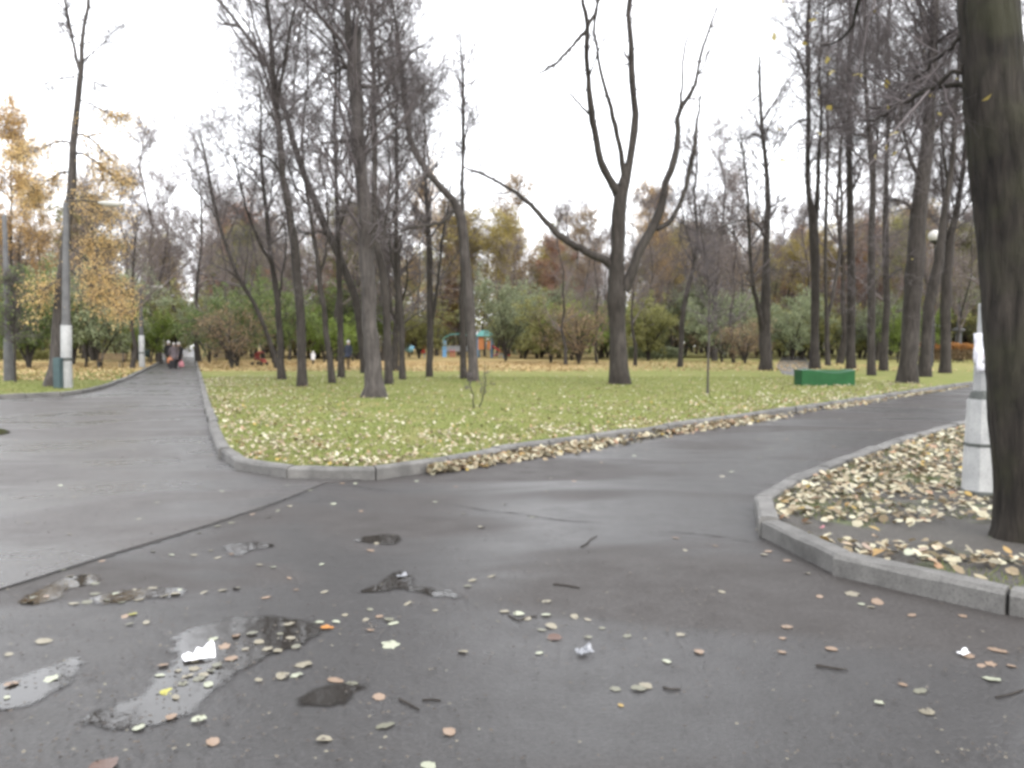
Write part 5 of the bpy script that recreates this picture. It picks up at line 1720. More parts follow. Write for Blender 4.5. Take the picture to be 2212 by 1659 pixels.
def slide_tower(loc, rz):
    root = empty('slide_tower', loc, 'orange slide tower with small turquoise roof right of the twin trunks', 'slide', None, rz)
    for x in (-0.75, 0.75):
        for y in (-0.6, 0.6):
            part('post', [tube([(x, y, -0.1), (x, y, 2.5)], 0.07, 8)], M['skyblue'], root)
    V = [(-1.0, -0.9, 2.35), (1.0, -0.9, 2.35), (1.0, 0.9, 2.35), (-1.0, 0.9, 2.35), (-0.45, 0, 3.0), (0.45, 0, 3.0)]
    me = bpy.data.meshes.new('roof')
    me.from_pydata(V, [], [(0, 1, 5, 4), (1, 2, 5), (2, 3, 4, 5), (3, 0, 4), (3, 2, 1, 0)])
    me.materials.append(M['tealroof'])
    link('roof', me, root)
    part('platform', [box(-0.75, 0.75, -0.6, 0.6, 1.0, 1.1)], M['wood'], root, False, 0.01)
    part('front_panel', [box(-0.72, -0.05, -0.64, -0.60, 0.9, 2.3)], M['orange'], root, False)
    part('side_panel', [box(0.30, 0.72, -0.64, -0.60, 0.9, 1.9)], M['orange'], root, False)
    V, Q = [], []
    for i in range(9):
        t = i / 8
        x, z = 0.75 + 2.0 * t, 1.1 * (1 - t) ** 1.25 + 0.12
        V += [(x, -0.3, z + 0.2), (x, -0.27, z), (x, 0.27, z), (x, 0.3, z + 0.2)]
    Q = [(4 * i + j, 4 * i + j + 1, 4 * i + j + 5, 4 * i + j + 4) for i in range(8) for j in range(3)]
    c = part('chute', [(V, Q)], M['red'], root)
    so = c.modifiers.new('t', 'SOLIDIFY'); so.thickness = 0.03


playhouse(stand(990, 92), 0.1)
slide_tower(stand(1048, 88), -0.1)
b = stand(884, 90)
r = empty('spring_rider', b, 'pale blue playground animal rider left of the red board', 'spring rider')
part('rider_body', [lathe([(0.0, 0.55), (0.35, 0.62), (0.55, 0.9), (0.5, 1.25), (0.25, 1.5), (0.0, 1.55)], 14)], M['palebl'], r)
part('spring', [tube([(0.16 * math.cos(k * 0.9), 0.16 * math.sin(k * 0.9), -0.05 + 0.62 * k / 40) for k in range(41)], 0.03, 5)], M['darkmetal'], r)
part('saddle', [box(-0.35, 0.7, -0.14, 0.14, 1.05, 1.2)], M['skyblue'], r, False, 0.03)
b = stand(912, 86)
r = empty('play_board', b, 'red upright playground board on two posts', 'board')
part('board', [box(-0.32, 0.32, -0.03, 0.03, 0.55, 1.65)], M['red'], r, False, 0.01)
for x in (-0.25, 0.25): part('post', [tube([(x, 0.06, -0.1), (x, 0.06, 1.6)], 0.035, 6)], M['skyblue'], r)
b = stand(1083, 86)
r = empty('seesaw', b, 'pinkish red seesaw beside the orange slide tower', 'seesaw')
part('plank', [tube([(-0.9, 0, 0.25), (0.9, 0, 0.95)], 0.07, 6)], M['pinkbag'], r)
part('stand', [tube([(-0.3, 0, -0.05), (0, 0, 0.6), (0.3, 0, -0.05)], 0.05, 6)], M['skyblue'], r)

# ------------------------------------------------------------------ parked cars far behind, a globe lamp, a pale column
def car(loc, rz, label, mat, van=False):
    root = empty('parked_car', loc, label, 'car', 'cars parked behind the park', rz)
    h = 1.95 if van else 1.42
    pr = [(-2.1, 0.35), (-2.12, 0.75), (-1.95, 0.9), (-1.25, 0.98), (-0.65, h), (1.0, h), (1.7, 0.98 if not van else h - 0.1), (2.05, 0.92), (2.1, 0.35)]
    hw = 0.85
    V, Q = [], []
    for x, z in pr:
        k = 1.0 if z < 1.0 else 0.86
        V += [(x, -hw * k, z), (x, hw * k, z)]
    n = len(pr)
    F_ = [(2 * i, 2 * i + 2, 2 * i + 3, 2 * i + 1) for i in range(n - 1)] + [tuple(2 * i for i in range(n))[::-1], tuple(2 * i + 1 for i in range(n)), (1, 2 * n - 1, 2 * n - 2, 0)]
    me = bpy.data.meshes.new('body'); me.from_pydata(V, [], F_); me.materials.append(mat)
    bm = bmesh.new(); bm.from_mesh(me); bmesh.ops.recalc_face_normals(bm, faces=bm.faces[:]); bmesh.ops.bevel(bm, geom=bm.edges[:], offset=0.05, segments=2, affect='EDGES'); bm.to_mesh(me); bm.free()
    link('body', me, root)
    for sy in (-1, 1):
        y0, y1 = sy * 0.815, sy * 0.75
        W = [(-1.05, sy * 0.86, 1.0), (1.35, sy * 0.86, 1.0), (0.95, sy * 0.745, h - 0.1), (-0.62, sy * 0.745, h - 0.1)]
        me = bpy.data.meshes.new('side_window'); me.from_pydata(W + [(x, y * 0.93, z) for x, y, z in W], [], [(0, 1, 2, 3), (4, 5, 6, 7), (0, 1, 5, 4), (1, 2, 6, 5), (2, 3, 7, 6), (3, 0, 4, 7)]); me.materials.append(M['glass'])
        link('side_window', me, root)
    W = [(-1.27, -0.68, 1.0), (-1.27, 0.68, 1.0), (-0.72, 0.62, h - 0.06), (-0.72, -0.62, h - 0.06)]
    me = bpy.data.meshes.new('windscreen'); me.from_pydata(W + [(x + 0.06, y, z - 0.03) for x, y, z in W], [], [(0, 1, 2, 3), (4, 5, 6, 7), (0, 1, 5, 4), (1, 2, 6, 5), (2, 3, 7, 6), (3, 0, 4, 7)]); me.materials.append(M['glass'])
    link('windscreen', me, root)
    for x in (-1.35, 1.35):
        for sy in (-1, 1):
            V, Q = lathe([(0.0, -0.1), (0.26, -0.1), (0.31, -0.07), (0.31, 0.07), (0.26, 0.1), (0.0, 0.1)], 16)
            V = np.stack([V[:, 0] + x, V[:, 2] + sy * 0.8, V[:, 1] + 0.31], axis=1)
            part('wheel', [(V, Q)], M['tyre'], root, False)


car(stand(1680, 118), 0.1, 'dark parked car with a pale windscreen left of the grove', M['darkmetal'])
car(stand(1862, 120), 0.05, 'dark maroon parked car seen between grove trunks', M['maroon'])
car(stand(1385, 126), 0.2, 'white parked car behind the grey-green hedge', M['whitecloth'])
car(stand(1425, 128), 0.1, 'light grey parked van right of the white car', M['galv'], True)

b = stand(2014, 52)
r = empty('globe_lamp', b, 'park lamp with a cream globe between the two last grove trunks', 'lamp')
zc = on(2012, 511, 52).z - b.z
part('pole', [lathe([(0.09, -0.1), (0.08, 0.8), (0.05, 1.0), (0.04, zc - 0.3), (0.05, zc - 0.28)], 10)], M['darkmetal'], r)
part('collar', [lathe([(0.05, zc - 0.5), (0.18, zc - 0.38), (0.34, zc - 0.30), (0.30, zc - 0.2), (0.0, zc - 0.2)], 14)], M['darkmetal'], r)
part('globe', [lathe([(0.0, zc + 0.42)] + [(0.42 * math.sin(t), zc + 0.42 * math.cos(t)) for t in np.linspace(0.2, 2.6, 10)], 18)], M['lampglass'], r)

b = stand(2070, 72)
r = empty('pale_column', b, 'pale concrete column with a wide collar standing behind the orange hedge', 'column')
zt, zc = on(2070, 655, 72).z - b.z, on(2070, 713, 72).z - b.z
part('shaft', [lathe([(0.28, -0.1), (0.25, zc), (0.18, zc + 0.3), (0.11, zt), (0.0, zt)], 10)], M['post'], r)
part('collar', [lathe([(0.26, zc - 0.18), (0.48, zc - 0.12), (0.5, zc + 0.1), (0.22, zc + 0.2)], 12)], M['post'], r)

# bench in the left wood
b = stand(238, 46)
r = empty('park_bench', b, 'wooden park bench on the leaf litter under the grey-green bushy tree', 'bench')
for k in range(4): part('slat', [box(-0.8, 0.8, -0.2 + k * 0.11, -0.11 + k * 0.11, 0.42, 0.45)], M['wood'], r, False, 0.006)
for k in range(3): part('back_slat', [box(-0.8, 0.8, 0.24 + 0.02 * k, 0.265 + 0.02 * k, 0.55 + k * 0.12, 0.64 + k * 0.12)], M['wood'], r, False, 0.006)
for x in (-0.6, 0.6): part('leg', [tube([(x, -0.18, -0.05), (x, -0.16, 0.41), (x, 0.2, 0.41), (x, 0.3, 0.9)], 0.03, 6), tube([(x, 0.16, 0.41), (x, 0.24, -0.05)], 0.03, 6)], M['darkmetal'], r)

# ================================================================== GRASS AND FALLEN LEAVES
rngL = np.random.default_rng(31)


def inside(poly, X, Y):
    c = np.zeros(len(X), bool)
    n = len(poly)
    for i in range(n):
        x1, y1 = poly[i]
        x2, y2 = poly[(i + 1) % n]
        hit = ((y1 > Y) != (y2 > Y)) & (X < (x2 - x1) * (Y - y1) / (y2 - y1 + 1e-12) + x1)
        c ^= hit
    return c


def scatter(poly, n, x0, x1, y0, y1, power=1.0):
    X = rngL.uniform(x0, x1, n)
    Y = y0 + (y1 - y0) * rngL.uniform(0, 1, n) ** power
    k = inside(poly, X, Y)
    return X[k], Y[k]


lawn_poly = inset(central, 0.15, True) + [(650, 760), (-240, 880)]
left_poly = inset(left, 0.15, True) + [(-300, 880), (-690, 60)]
isl_poly = inset(island, 0.15, True) + [(60, -3), (60, 30)]


def blades(name, X, Y, Z, h, wd, mat):
    n = len(X)
    az = rngL.uniform(0, 2 * np.pi, n)
    hh = h * rngL.uniform(0.5, 1.3, n)
    lean = rngL.normal(0, 0.5, (n, 2)) * hh[:, None]
    ww = wd * rngL.uniform(0.7, 1.3, n)
    b = np.stack([X, Y, Z], axis=1)
    d = np.stack([np.cos(az), np.sin(az), np.zeros(n)], axis=1) * ww[:, None]
    tip = b + np.concatenate([lean, hh[:, None]], axis=1)
    V = np.stack([b - d, b + d, tip], axis=1).reshape(-1, 3)
    o = link(name, mesh(name, [(V, np.arange(n * 3).reshape(n, 3), 0)], M[mat], False))
    return props(o, kind='stuff')


X, Y = scatter(lawn_poly, 210000, -14, 13, 8, 34, 1.5)
props(blades('grass', X, Y, np.full(len(X), LAWN - 0.005), 0.05, 0.006, 'grass'), 'short autumn grass of the central lawn', 'grass')
X, Y = scatter(left_poly, 40000, -26, -11, 22, 40, 1.2)
props(blades('grass', X, Y, np.full(len(X), LAWN - 0.005), 0.055, 0.008, 'grass'), 'short grass of the left lawn', 'grass')
X, Y = scatter(isl_poly, 46000, 1.8, 9, 4, 13)
nz = np.sin(X * 2.7 + 1) * np.sin(Y * 2.1) + 0.5 * np.sin(X * 6 + Y * 5)
k = (nz > 0.0) & (np.hypot((X - at(2222, 1162, 0.075).x) / 1.35, (Y - at(2222, 1162, 0.075).y) / 0.62) > 0.9)
props(blades('grass', X[k], Y[k], np.full(k.sum(), 0.07), 0.045, 0.004, 'grass'), 'thin grass among the leaves on the island', 'grass')


def leaf_cloud(X, Y, Z, size, tilt):
    """six-cornered curled leaves, many in one piece"""
    n = len(X)
    az = rngL.uniform(0, 2 * np.pi, n)
    Nn = norm(np.stack([rngL.normal(0, tilt, n), rngL.normal(0, tilt, n), np.ones(n)], axis=1))
    U = norm(np.cross(Nn, np.stack([np.cos(az), np.sin(az), 0.2 * np.ones(n)], axis=1)))
    W = np.cross(Nn, U)
    s = (size * rngL.uniform(0.65, 1.3, n))[:, None]
    C = np.stack([X, Y, Z], axis=1)
    cu = rngL.uniform(-0.1, 0.45, n)[:, None]
    pts = [(-1.0, 0, 0), (-0.45, 0.62, 1), (0.35, 0.6, 1), (1.0, 0, 0.3), (0.35, -0.6, 1), (-0.45, -0.62, 1)]
    V = np.stack([C + U * s * a * 0.5 + W * s * b * 0.5 * 1.1 + Nn * s * c * cu * 0.5 for a, b, c in pts], axis=1).reshape(-1, 3)
    i = np.arange(n)[:, None] * 6
    Fc = np.concatenate([i + np.array([[0, 3, 2]]), i + np.array([[0, 2, 1]]), i + np.array([[0, 4, 3]]), i + np.array([[0, 5, 4]])])
    return V, Fc


def dist_front(X, Y):
    d = np.full(len(X), 1e9)
    for (ax, ay), (bx, by) in zip(central[:-1], central[1:]):
        vx, vy = bx - ax, by - ay
        t = np.clip(((X - ax) * vx + (Y - ay) * vy) / (vx * vx + vy * vy), 0, 1)
        d = np.minimum(d, np.hypot(X - ax - t * vx, Y - ay - t * vy))
    return d


# central lawn: thick along the kerb, thinner towards the trees
X, Y = scatter(lawn_poly, 90000, -12, 14, 8.5, 36, 1.6)
d = dist_front(X, Y)
clump = 0.75 + 0.45 * np.sin(X * 1.9 + 0.7 * np.sin(Y * 1.3)) * np.sin(Y * 1.6 + X)
pr = np.clip((0.95 * np.exp(-d / 1.5) + 0.30 * np.exp(-d / 5.0) + 0.055) * clump * 0.62, 0, 1)
k = rngL.uniform(0, 1, len(X)) < pr
X, Y = X[k], Y[k]
V, Fc = leaf_cloud(X, Y, LAWN + rngL.uniform(0.02, 0.055, len(X)), 0.06, 0.45)
props(link('fallen_leaves', mesh('fallen_leaves', [(V, Fc, 0)], M['litter'], False)), 'pale fallen leaves strewn over the central lawn', 'leaves', kind='stuff')
# far litter under the trees
X, Y = scatter(lawn_poly, 30000, -26, 24, 41, 68)
V, Fc = leaf_cloud(X, Y, LAWN + rngL.uniform(0.01, 0.05, len(X)), 0.12, 0.5)
M['litter_far'] = leaf_mat('litter_far', [(0, (0.20, 0.13, 0.06)), (0.5, (0.34, 0.24, 0.105)), (1.0, (0.42, 0.33, 0.18))], 0.1, 0.6, 0)
kk = rngL.uniform(0, 1, len(X)) < np.where(X > 4, 0.25, 0.8)
V, Fc = leaf_cloud(X[kk], Y[kk], LAWN + rngL.uniform(0.01, 0.05, kk.sum()), 0.12, 0.5)
props(link('fallen_leaves', mesh('fallen_leaves', [(V, Fc, 0)], M['litter_far'], False)), 'golden brown leaf litter under the far trees', 'leaves', kind='stuff')
X, Y = scatter(left_poly, 16000, -42, -13, 30, 62)
V, Fc = leaf_cloud(X, Y, LAWN + rngL.uniform(0.01, 0.05, len(X)), 0.12, 0.5)
props(link('fallen_leaves', mesh('fallen_leaves', [(V, Fc, 0)], M['litter_far'], False)), 'golden brown leaf litter on the left lawn', 'leaves', kind='stuff')
# drift of leaves against the long kerb, on the asphalt side
drift = G([(925, 1024), (1000, 1008), (1106, 987), (1210, 971), (1320, 954), (1506, 925), (1659, 902), (1859, 871), (1971, 853), (2090, 835)])
pts = walk(drift, 0.02)
P = np.array(pts)
n = 5200
u = rngL.uniform(0, 1, n) ** 1.35
i = (u * (len(P) - 2)).astype(int)
out = np.abs(rngL.normal(0, 0.13, n)) * np.clip(1.35 - 1.1 * u, 0.22, 1.2) * np.clip(u * 14 + 0.15, 0, 1)
t = P[i + 1] - P[i]
t /= np.linalg.norm(t, axis=1, keepdims=True)
X, Y = P[i, 0] + t[:, 1] * (out + 0.02), P[i, 1] - t[:, 0] * (out + 0.02)
pr = np.clip(0.55 + 0.5 * np.sin(i * 0.021) + 0.3 * np.sin(i * 0.0057 + 1), 0.12, 1) * np.clip(1.25 - u, 0.15, 1)
k = rngL.uniform(0, 1, n) < pr
Z = 0.012 + np.clip(0.085 - out * 0.35, 0, 1) * rngL.uniform(0.1, 1, n) * np.clip(1.2 - u, 0.2, 1)
V, Fc = leaf_cloud(X[k], Y[k], Z[k], 0.085, 0.5)
props(link('leaf_drift', mesh('leaf_drift', [(V, Fc, 0)], M['litter'], False)), 'drift of yellow and buff leaves blown against the long kerb', 'leaves', kind='stuff')

# ------------------------------------------------------------------ leaves one by one
COLOURS = {'pale buff': (0.185, 0.165, 0.12), 'greenish white': (0.27, 0.28, 0.21), 'salmon': (0.195, 0.135, 0.092), 'olive': (0.115, 0.112, 0.08), 'lemon yellow': (0.30, 0.28, 0.05),
           'rust brown': (0.075, 0.04, 0.028), 'ochre': (0.24, 0.16, 0.04), 'orange': (0.32, 0.13, 0.02)}


def single_leaf_mat(name, col):
    m, t, bs = new_mat('leaf_' + name.replace(' ', '_'))
    f = noise(t, 30, 5, 0.65, coords(t))
    c = ramp(t, f, [(0.3, tuple(x * 0.6 for x in col)), (0.55, col), (0.8, tuple(min(1, x * 1.15) for x in col))])
    t.links.new(c, bs.inputs['Base Color'])
    bs.inputs['Roughness'].default_value = 0.45
    return m


LM = {k: single_leaf_mat(k, c) for k, c in COLOURS.items()}


def leaf_mesh(shape, colour, seed):
    """one fallen leaf about 1 m long before scaling: blade with lobed edge, midrib crease and stalk"""
    rg = np.random.default_rng(seed)
    n = 18
    a = np.linspace(0, 2 * np.pi, n, endpoint=False)
    if shape == 'round': r = 0.44 * (1 + 0.12 * np.cos(a) + rg.normal(0, 0.07, n))
    elif shape == 'oval': r = 0.5 / np.sqrt(np.cos(a) ** 2 + (np.sin(a) / 0.62) ** 2) * (1 + rg.normal(0, 0.07, n))
    elif shape == 'lobed': r = 0.44 * (1 + 0.17 * np.cos(5 * a) + rg.normal(0, 0.07, n))
    else: r = 0.5 / np.sqrt(np.cos(a) ** 2 + (np.sin(a) / 0.75) ** 2) * (1 + rg.normal(0, 0.05, n))
    curl = {'round': 0.04, 'oval': 0.07, 'lobed': 0.06, 'curled': 0.42}[shape] * rg.uniform(0.7, 1.3)
    X, Y = r * np.cos(a), r * np.sin(a)
    Z = curl * (Y ** 2) * 1.6 + rg.normal(0, 0.012, n) + 0.25 * curl * X ** 2
    V = [(0, 0, 0)] + list(zip(X, Y, Z))
    Fc = [(0, 1 + i, 1 + (i + 1) % n) for i in range(n)]
    k = len(V)
    V += [(-0.45, -0.012, 0.0), (-0.45, 0.012, 0.0), (-0.78, 0.03, 0.02)]
    Fc.append((k, k + 1, k + 2))
    me = bpy.data.meshes.new('fallen_leaf')
    me.from_pydata(V, [], Fc)
    for p in me.polygons: p.use_smooth = True
    me.materials.append(LM[colour])
    me.update()
    return me


LMESH = {}
def fallen(px, py, size, colour, shape, label, group=None, z=0.0, tilt=0.08, lift=0.004):
    key = (shape, colour, rngR.randrange(2))
    if key not in LMESH: LMESH[key] = leaf_mesh(shape, colour, hash(key[0]) % 7 + len(LMESH))
    p = at(px, py, z)
    o = link('fallen_leaf', LMESH[key], None, (p.x, p.y, z + lift))
    o.scale = (size, size, size)
    o.rotation_euler = (rngR.gauss(0, tilt), rngR.gauss(0, tilt), rngR.uniform(0, 6.28))
    return props(o, label, 'leaf', group)


rngR = random.Random(12)
SH = ('round', 'oval', 'lobed', 'curled')
# leaves with a look or place of their own
for px, py, size, colour, shape, label in (
        (925, 1655, 0.085, 'greenish white', 'oval', 'greenish white leaf cut by the bottom edge, nearest leaf of all'),
        (970, 1583, 0.072, 'salmon', 'curled', 'pinkish curled leaf casting a shadow on the bare wet asphalt'),
        (706, 1358, 0.078, 'orange', 'curled', 'bright orange curled leaf at the right rim of the large puddle'),
        (362, 1497, 0.085, 'lemon yellow', 'round', 'lemon yellow leaf floating in the large puddle below the white paper'),
        (1121, 1328, 0.075, 'greenish white', 'curled', 'pale green curled-up leaf, roundest on the open asphalt'),
        (1062, 1246, 0.070, 'pale buff', 'oval', 'cream oval leaf lying alone right of the upper small puddle'),
        (843, 1395, 0.105, 'greenish white', 'lobed', 'greenish white lobed leaf right of the large puddle'),
        (725, 1471, 0.088, 'salmon', 'oval', 'salmon leaf just above the small dark puddle'),
        (820, 1507, 0.066, 'salmon', 'round', 'salmon round leaf right of the small dark puddle'),
        (832, 1569, 0.085, 'olive', 'oval', 'dull olive leaf below the small dark puddle'),
        (97, 1386, 0.095, 'pale buff', 'round', 'buff round leaf alone on the asphalt above the left puddle'),
        (1840, 1284, 0.105, 'pale buff', 'lobed', 'buff lobed leaf at the island kerb\'s joint'),
        (1895, 1301, 0.115, 'salmon', 'oval', 'salmon pointed leaf just below the island kerb\'s joint'),
        (2155, 1406, 0.10, 'salmon', 'oval', 'large salmon leaf on the asphalt near the frame\'s right edge'),
        (2143, 1468, 0.09, 'greenish white', 'lobed', 'pale green lobed leaf below the large salmon one'),
        (2005, 1540, 0.075, 'pale buff', 'round', 'buff round leaf alone on the dark asphalt, lower right'),
        (1988, 1494, 0.075, 'olive', 'oval', 'dull olive leaf up from the lonely buff one, lower right'),
        (1797, 1403, 0.072, 'salmon', 'round', 'salmon leaf overlapping an olive one in front of the island'),
        (1341, 1525, 0.035, 'ochre', 'oval', 'tiny golden leaf on the open asphalt, lower middle'),
        (1197, 1380, 0.085, 'rust brown', 'curled', 'brown curled leaf with a buff one on the middle asphalt'),
        (655, 1437, 0.10, 'pale buff', 'lobed', 'buff lobed leaf below the right end of the large puddle'),
        (610, 1462, 0.085, 'pale buff', 'curled', 'buff leaf with upturned edge between large and small dark puddle'),
        (285, 1328, 0.065, 'lemon yellow', 'oval', 'yellow-green leaf below the leaf line on the left asphalt'),
        (58, 1303, 0.085, 'pale buff', 'oval', 'buff leaf at the left end of the muddy streak'),
        (225, 1660, 0.13, 'rust brown', 'curled', 'long dark brown leaf lying at the bottom edge')):
    fallen(px, py, size * 0.86, colour, shape, label)

# the rest, told apart only by colour and by what they lie in or beside
ZN = {'puddle': 'in the large puddle', 'seam': 'along the seam between the two asphalts', 'streak': 'in the wet streak left of the large puddle', 'mid': 'scattered right of the large puddle',
      'far': 'on the asphalt below the central kerb\'s point', 'right': 'on the asphalt in front of the island kerb', 'road': 'on the older asphalt left of the seam', 'lane': 'on the path between central lawn and island', 'island': 'in the thick leaf cover of the island'}


def crowd(zone, spots, shapes=SH, cols=('pale buff', 'pale buff', 'greenish white', 'salmon', 'olive'), z=0.0, tilt=0.08, lift=0.004, size=(0.036, 0.066)):
    for px, py in spots:
        if zone in ('mid', 'right', 'far') and rngR.random() < 0.36: continue
        c = rngR.choice(cols)
        fallen(px, py, rngR.uniform(*size), c, rngR.choice(shapes), f'{c} leaf lying {ZN[zone]}', f'{c} leaves {ZN[zone]}', z, tilt, lift)


crowd('puddle', [(460, 1384), (510, 1376), (545, 1372), (628, 1381), (600, 1408), (578, 1405), (625, 1350), (485, 1400), (640, 1400), (530, 1405), (345, 1462), (352, 1440), (385, 1452), (405, 1463), (420, 1447), (430, 1470), (440, 1462), (455, 1452), (395, 1480), (470, 1440), (370, 1553), (300, 1575), (450, 1482), (420, 1432), (560, 1390), (605, 1372), (500, 1425), (430, 1558), (380, 1510), (560, 1472)], lift=0.008)
crowd('puddle', [(25, 1482), (110, 1470), (15, 1510)], lift=0.008)
crowd('seam', [(340, 1163), (430, 1152), (470, 1138), (500, 1130), (545, 1112), (580, 1118), (600, 1104), (420, 1200), (470, 1206), (455, 1190), (500, 1198), (560, 1222), (590, 1226), (370, 1200), (330, 1192), (220, 1213), (130, 1232), (150, 1246), (182, 1243), (100, 1290), (145, 1262), (205, 1262)])
crowd('streak', [(250, 1284), (290, 1276), (330, 1272), (352, 1288), (300, 1296), (262, 1302), (160, 1305), (230, 1298), (385, 1276), (480, 1276), (510, 1272), (440, 1281), (270, 1333), (280, 1350), (316, 1346), (75, 1292), (20, 1415), (380, 1285), (205, 1284), (190, 1302)])
crowd('mid', [(575, 1292), (625, 1250), (700, 1280), (717, 1280), (745, 1330), (775, 1322), (800, 1318), (760, 1345), (790, 1340), (820, 1333), (840, 1340), (735, 1352), (800, 1362), (850, 1348), (870, 1330), (690, 1345), (726, 1345), (880, 1305), (940, 1320), (920, 1245), (1010, 1268), (1020, 1255), (1070, 1318), (1090, 1322), (1105, 1322), (1140, 1338), (1180, 1330), (1240, 1334), (1245, 1341), (1270, 1340), (1190, 1355), (1170, 1362), (1280, 1368), (1270, 1378), (1300, 1358), (975, 1395), (1000, 1410), (890, 1455), (860, 1428), (870, 1440), (640, 1460), (560, 1470), (700, 1600), (670, 1640), (460, 1605), (640, 1275), (1165, 1412), (1310, 1382), (1330, 1390), (1470, 1372), (1510, 1410), (1545, 1402), (1380, 1490), (1395, 1482), (1460, 1490), (1330, 1490), (1440, 1430), (1355, 1375), (760, 1478), (1180, 1300)])
crowd('far', [(670, 1060), (640, 1050), (740, 1045), (768, 1045), (900, 1040), (912, 1038), (985, 1052), (780, 1105), (625, 1095), (560, 1098), (845, 1172), (870, 1172), (815, 1175), (1040, 1140), (800, 1190), (1000, 1110), (1090, 1090), (1190, 1034), (1150, 1118), (940, 1085), (720, 1090), (695, 1220), (800, 1158), (1020, 1080)], cols=('pale buff', 'greenish white', 'salmon'))
crowd('right', [(1605, 1133), (1590, 1140), (1620, 1142), (1635, 1145), (1660, 1192), (1650, 1200), (1700, 1212), (1735, 1228), (1570, 1205), (1700, 1355), (1690, 1380), (1830, 1370), (1880, 1312), (1860, 1306), (1845, 1318), (1970, 1330), (2010, 1335), (1905, 1340), (1745, 1240), (2090, 1418), (2140, 1436), (2120, 1440), (2185, 1440), (1690, 1410), (1700, 1420), (1950, 1480), (1900, 1520), (1770, 1290), (1640, 1260), (1560, 1280), (2080, 1332), (1500, 1215), (1340, 1212), (1460, 1163), (1480, 1190), (1545, 1180), (1420, 1228)], cols=('pale buff', 'greenish white', 'salmon', 'salmon', 'olive'))
crowd('road', [(310, 1051), (430, 1053), (460, 1058), (480, 1062), (130, 1049), (45, 1076), (180, 1058), (300, 1122), (340, 1086), (160, 1075), (150, 1155), (620, 1050), (35, 951), (230, 926), (290, 972), (265, 988), (455, 983), (382, 990), (470, 992), (425, 935), (430, 955), (60, 1130)], cols=('pale buff', 'greenish white', 'pale buff'), z=0.012)
crowd('lane', [(1300, 1000), (1370, 985), (1398, 972), (1500, 964), (1540, 960), (1476, 1004), (1580, 1020), (1560, 1030), (1620, 1015), (1700, 950), (1725, 970), (1776, 950), (1840, 930), (1815, 905), (1870, 885), (1760, 930), (1700, 905), (1690, 935), (1900, 930), (1665, 970), (1735, 995), (1800, 965), (1950, 895), (1990, 880), (1640, 950), (1180, 1062), (1240, 1040), (1640, 990)], cols=('pale buff', 'greenish white', 'salmon'))

# island: largest as single leaves, the ones between them as one layer
def island_cover(n, power=1.0):
    X, Y = scatter(isl_poly, n, 1.75, 9, 3.9, 13.5, power)
    # bare earth round the trunk and post and a thin strip behind the front kerb
    bx, by = at(2222, 1162, 0.075).xy
    bare = np.hypot((X - bx) / 1.35, (Y - by) / 0.62)
    px = X / Y
    d = np.clip((bare - 0.6) / 0.45, 0, 1)
    cl = 0.62 + 0.5 * np.sin(X * 3.1 + 0.5) * np.sin(Y * 2.6 + X * 1.1)
    far_ = np.clip((Y - 5.6) / 0.7, 0.0, 1)
    ridge = np.exp(-((Y - (5.22 - 0.38 * (X - 2.0))) / 0.30) ** 2)
    pr = np.clip(d * np.maximum(far_ * np.clip(cl + 0.35, 0, 1), 1.3 * ridge * np.clip(cl + 0.55, 0.25, 1)) * 0.74 + 0.015, 0, 1)
    k = (rngL.uniform(0, 1, len(X)) < pr) & (bare > 0.55)
    return X[k], Y[k]


X, Y = island_cover(19000)
V, Fc = leaf_cloud(X, Y, 0.085 + rngL.uniform(0, 0.035, len(X)), 0.074, 0.38)
props(link('fallen_leaves', mesh('fallen_leaves', [(V, Fc, 0)], M['litter'], False)), 'thick cover of pale fallen leaves on the island', 'leaves', kind='stuff')
X, Y = island_cover(1500)
order = np.argsort(Y)[:70]
for i in order:
    c = rngR.choice(('pale buff', 'greenish white', 'pale buff', 'salmon', 'ochre'))
    d = Vector((X[i], Y[i], 0.12 - EYE))
    o = fallen(1106, 1400, rngR.uniform(0.06, 0.09), c, rngR.choice(SH), f'{c} leaf lying {ZN["island"]}', f'{c} leaves {ZN["island"]}', 0.0, 0.35, 0)
    o.location = (X[i], Y[i], 0.125)

# crumbs of leaf, bark and grit washed over the asphalt
M['crumbs'] = leaf_mat('crumbs', [(0, (0.018, 0.014, 0.012)), (0.5, (0.045, 0.036, 0.03)), (0.85, (0.085, 0.07, 0.055)), (1.0, (0.14, 0.13, 0.10))], 0, 0.6, 0)
n = 9000
Y = 2.6 + 14 * rngL.uniform(0, 1, n) ** 1.5
X = rngL.uniform(-0.72, 0.72, n) * Y
dens = 0.32 + 0.7 * np.exp(-((Y - 4.1 - 0.25 * X) / 0.75) ** 2) * (X < 1.2) + 0.25 * np.sin(X * 2.1 + 1) * np.sin(Y * 1.7)
k = (rngL.uniform(0, 1, n) < dens) & ~inside(lawn_poly, X, Y) & ~inside(isl_poly, X, Y) & ~inside(left_poly, X, Y)
k &= (dist_front(X, Y) > 0.05)
X, Y = X[k], Y[k]
V, Fc = leaf_cloud(X, Y, np.full(len(X), 0.014), 0.015, 0.10)
props(link('leaf_crumbs', mesh('leaf_crumbs', [(V, Fc, 0)], M['crumbs'], False)), 'crumbs of leaf and bark washed over the wet asphalt', 'leaf litter', kind='stuff')

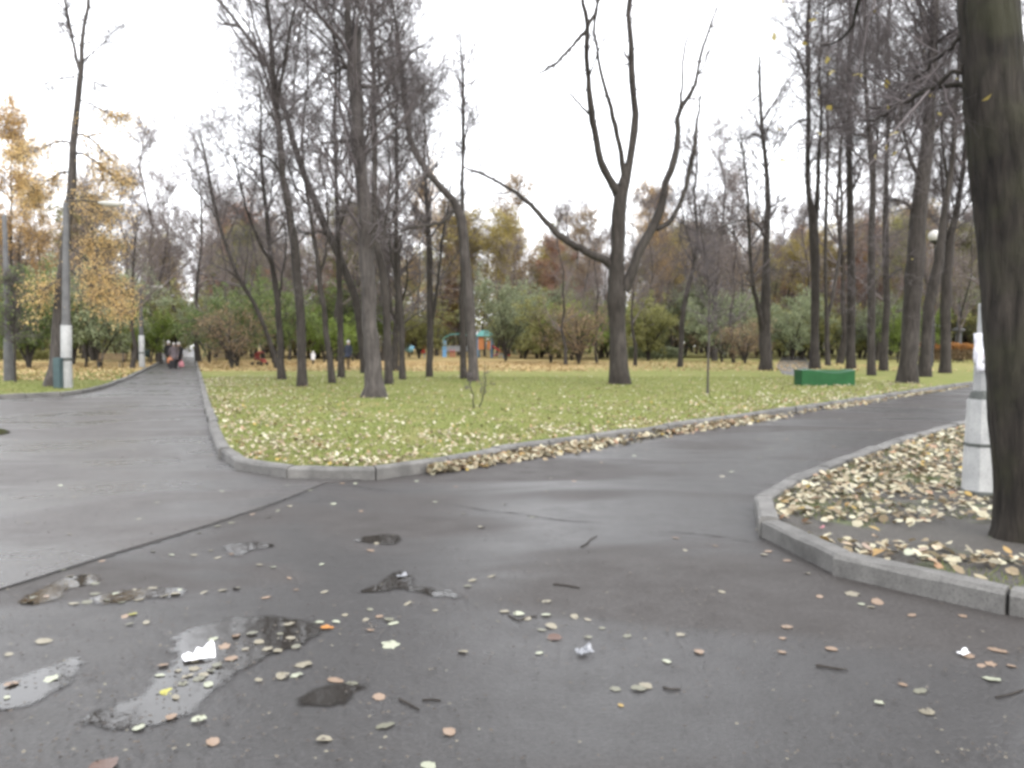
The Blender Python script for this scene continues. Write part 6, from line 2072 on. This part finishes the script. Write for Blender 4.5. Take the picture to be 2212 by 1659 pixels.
# ------------------------------------------------------------------ scraps and sticks
def paper(px, py, label, size, seed, mat='paper', z=0.0):
    rg = np.random.default_rng(seed)
    n, m = 7, 5
    V = []
    for j in range(m):
        for i in range(n):
            x, y = (i / (n - 1) - 0.5) * size, (j / (m - 1) - 0.5) * size * 0.6
            V.append((x + rg.normal(0, size * 0.03), y + rg.normal(0, size * 0.03), 0.012 + abs(rg.normal(0, size * 0.10)) + (0.25 * size if i >= n - 2 and j > 1 else 0)))
    Q = [(j * n + i, j * n + i + 1, (j + 1) * n + i + 1, (j + 1) * n + i) for j in range(m - 1) for i in range(n - 1)]
    o = link('paper_scrap', mesh('paper_scrap', [(V, Q, 0)], M[mat], False), None, at(px, py, z))
    o.rotation_euler = (0, 0, 0.5)
    so = o.modifiers.new('t', 'SOLIDIFY'); so.thickness = 0.002
    return props(o, label, 'paper')


M['film'] = plain('grey_film', (0.17, 0.175, 0.19), 0.25, 0, 0.2, 20)
M['tissue'] = plain('tissue', (0.80, 0.80, 0.82), 0.8, 0, 0.05)
paper(430, 1424, 'crumpled white paper tissue lying in the large puddle', 0.13, 1, 'tissue')
paper(868, 1248, 'greyish soaked scrap of plastic in the upper small puddle', 0.06, 2, 'film')
paper(1262, 1413, 'translucent grey scrap of plastic film on the middle asphalt', 0.08, 3, 'film')
paper(1776, 1143, 'tiny bright pink scrap at the inner edge of the island kerb', 0.035, 4, 'pinkbag', 0.085)
paper(2081, 1416, 'small white paper bit left of the large salmon leaf', 0.05, 5, 'tissue')


def stick(pts, label, r=0.006, z=0.0):
    P = [at(x, y, z) for x, y in pts]
    b = P[0]
    A = resample([(p.x - b.x, p.y - b.y, r + 0.002 * (i % 2), r * (1 - 0.12 * i)) for i, p in enumerate(P)], 8)
    o = link('stick', mesh('stick', [(*tubes(A[None, :, :3], A[None, :, 3], 5, np.random.default_rng(3), 0.1), 0)], M['bark']), None, b)
    props(o, label, 'stick')


stick([(1255, 1183), (1268, 1176), (1276, 1166), (1290, 1160)], 'bent dark stick on the path before the island')
stick([(1762, 1440), (1785, 1444), (1808, 1447), (1830, 1450)], 'thin dark stick with brown tip in front of the island kerb')
stick([(1195, 1264), (1225, 1267), (1252, 1272)], 'straight dark stick on the wet middle asphalt')
stick([(862, 1512), (880, 1522), (905, 1535)], 'reddish twig with a leaf right of the small dark puddle', 0.005)
stick([(912, 1514), (935, 1514), (952, 1515)], 'thin straight stick right of the reddish twig', 0.004)
stick([(1432, 1487), (1450, 1492), (1470, 1490)], 'short curved dark stick on the lower middle asphalt', 0.005)
stick([(1098, 1330), (1120, 1342), (1140, 1334), (1160, 1333)], 'dark twig under the curled pale green leaf', 0.004)
stick([(2150, 1508), (2180, 1503), (2210, 1492)], 'fine dark twig at the frame\'s right edge', 0.004)
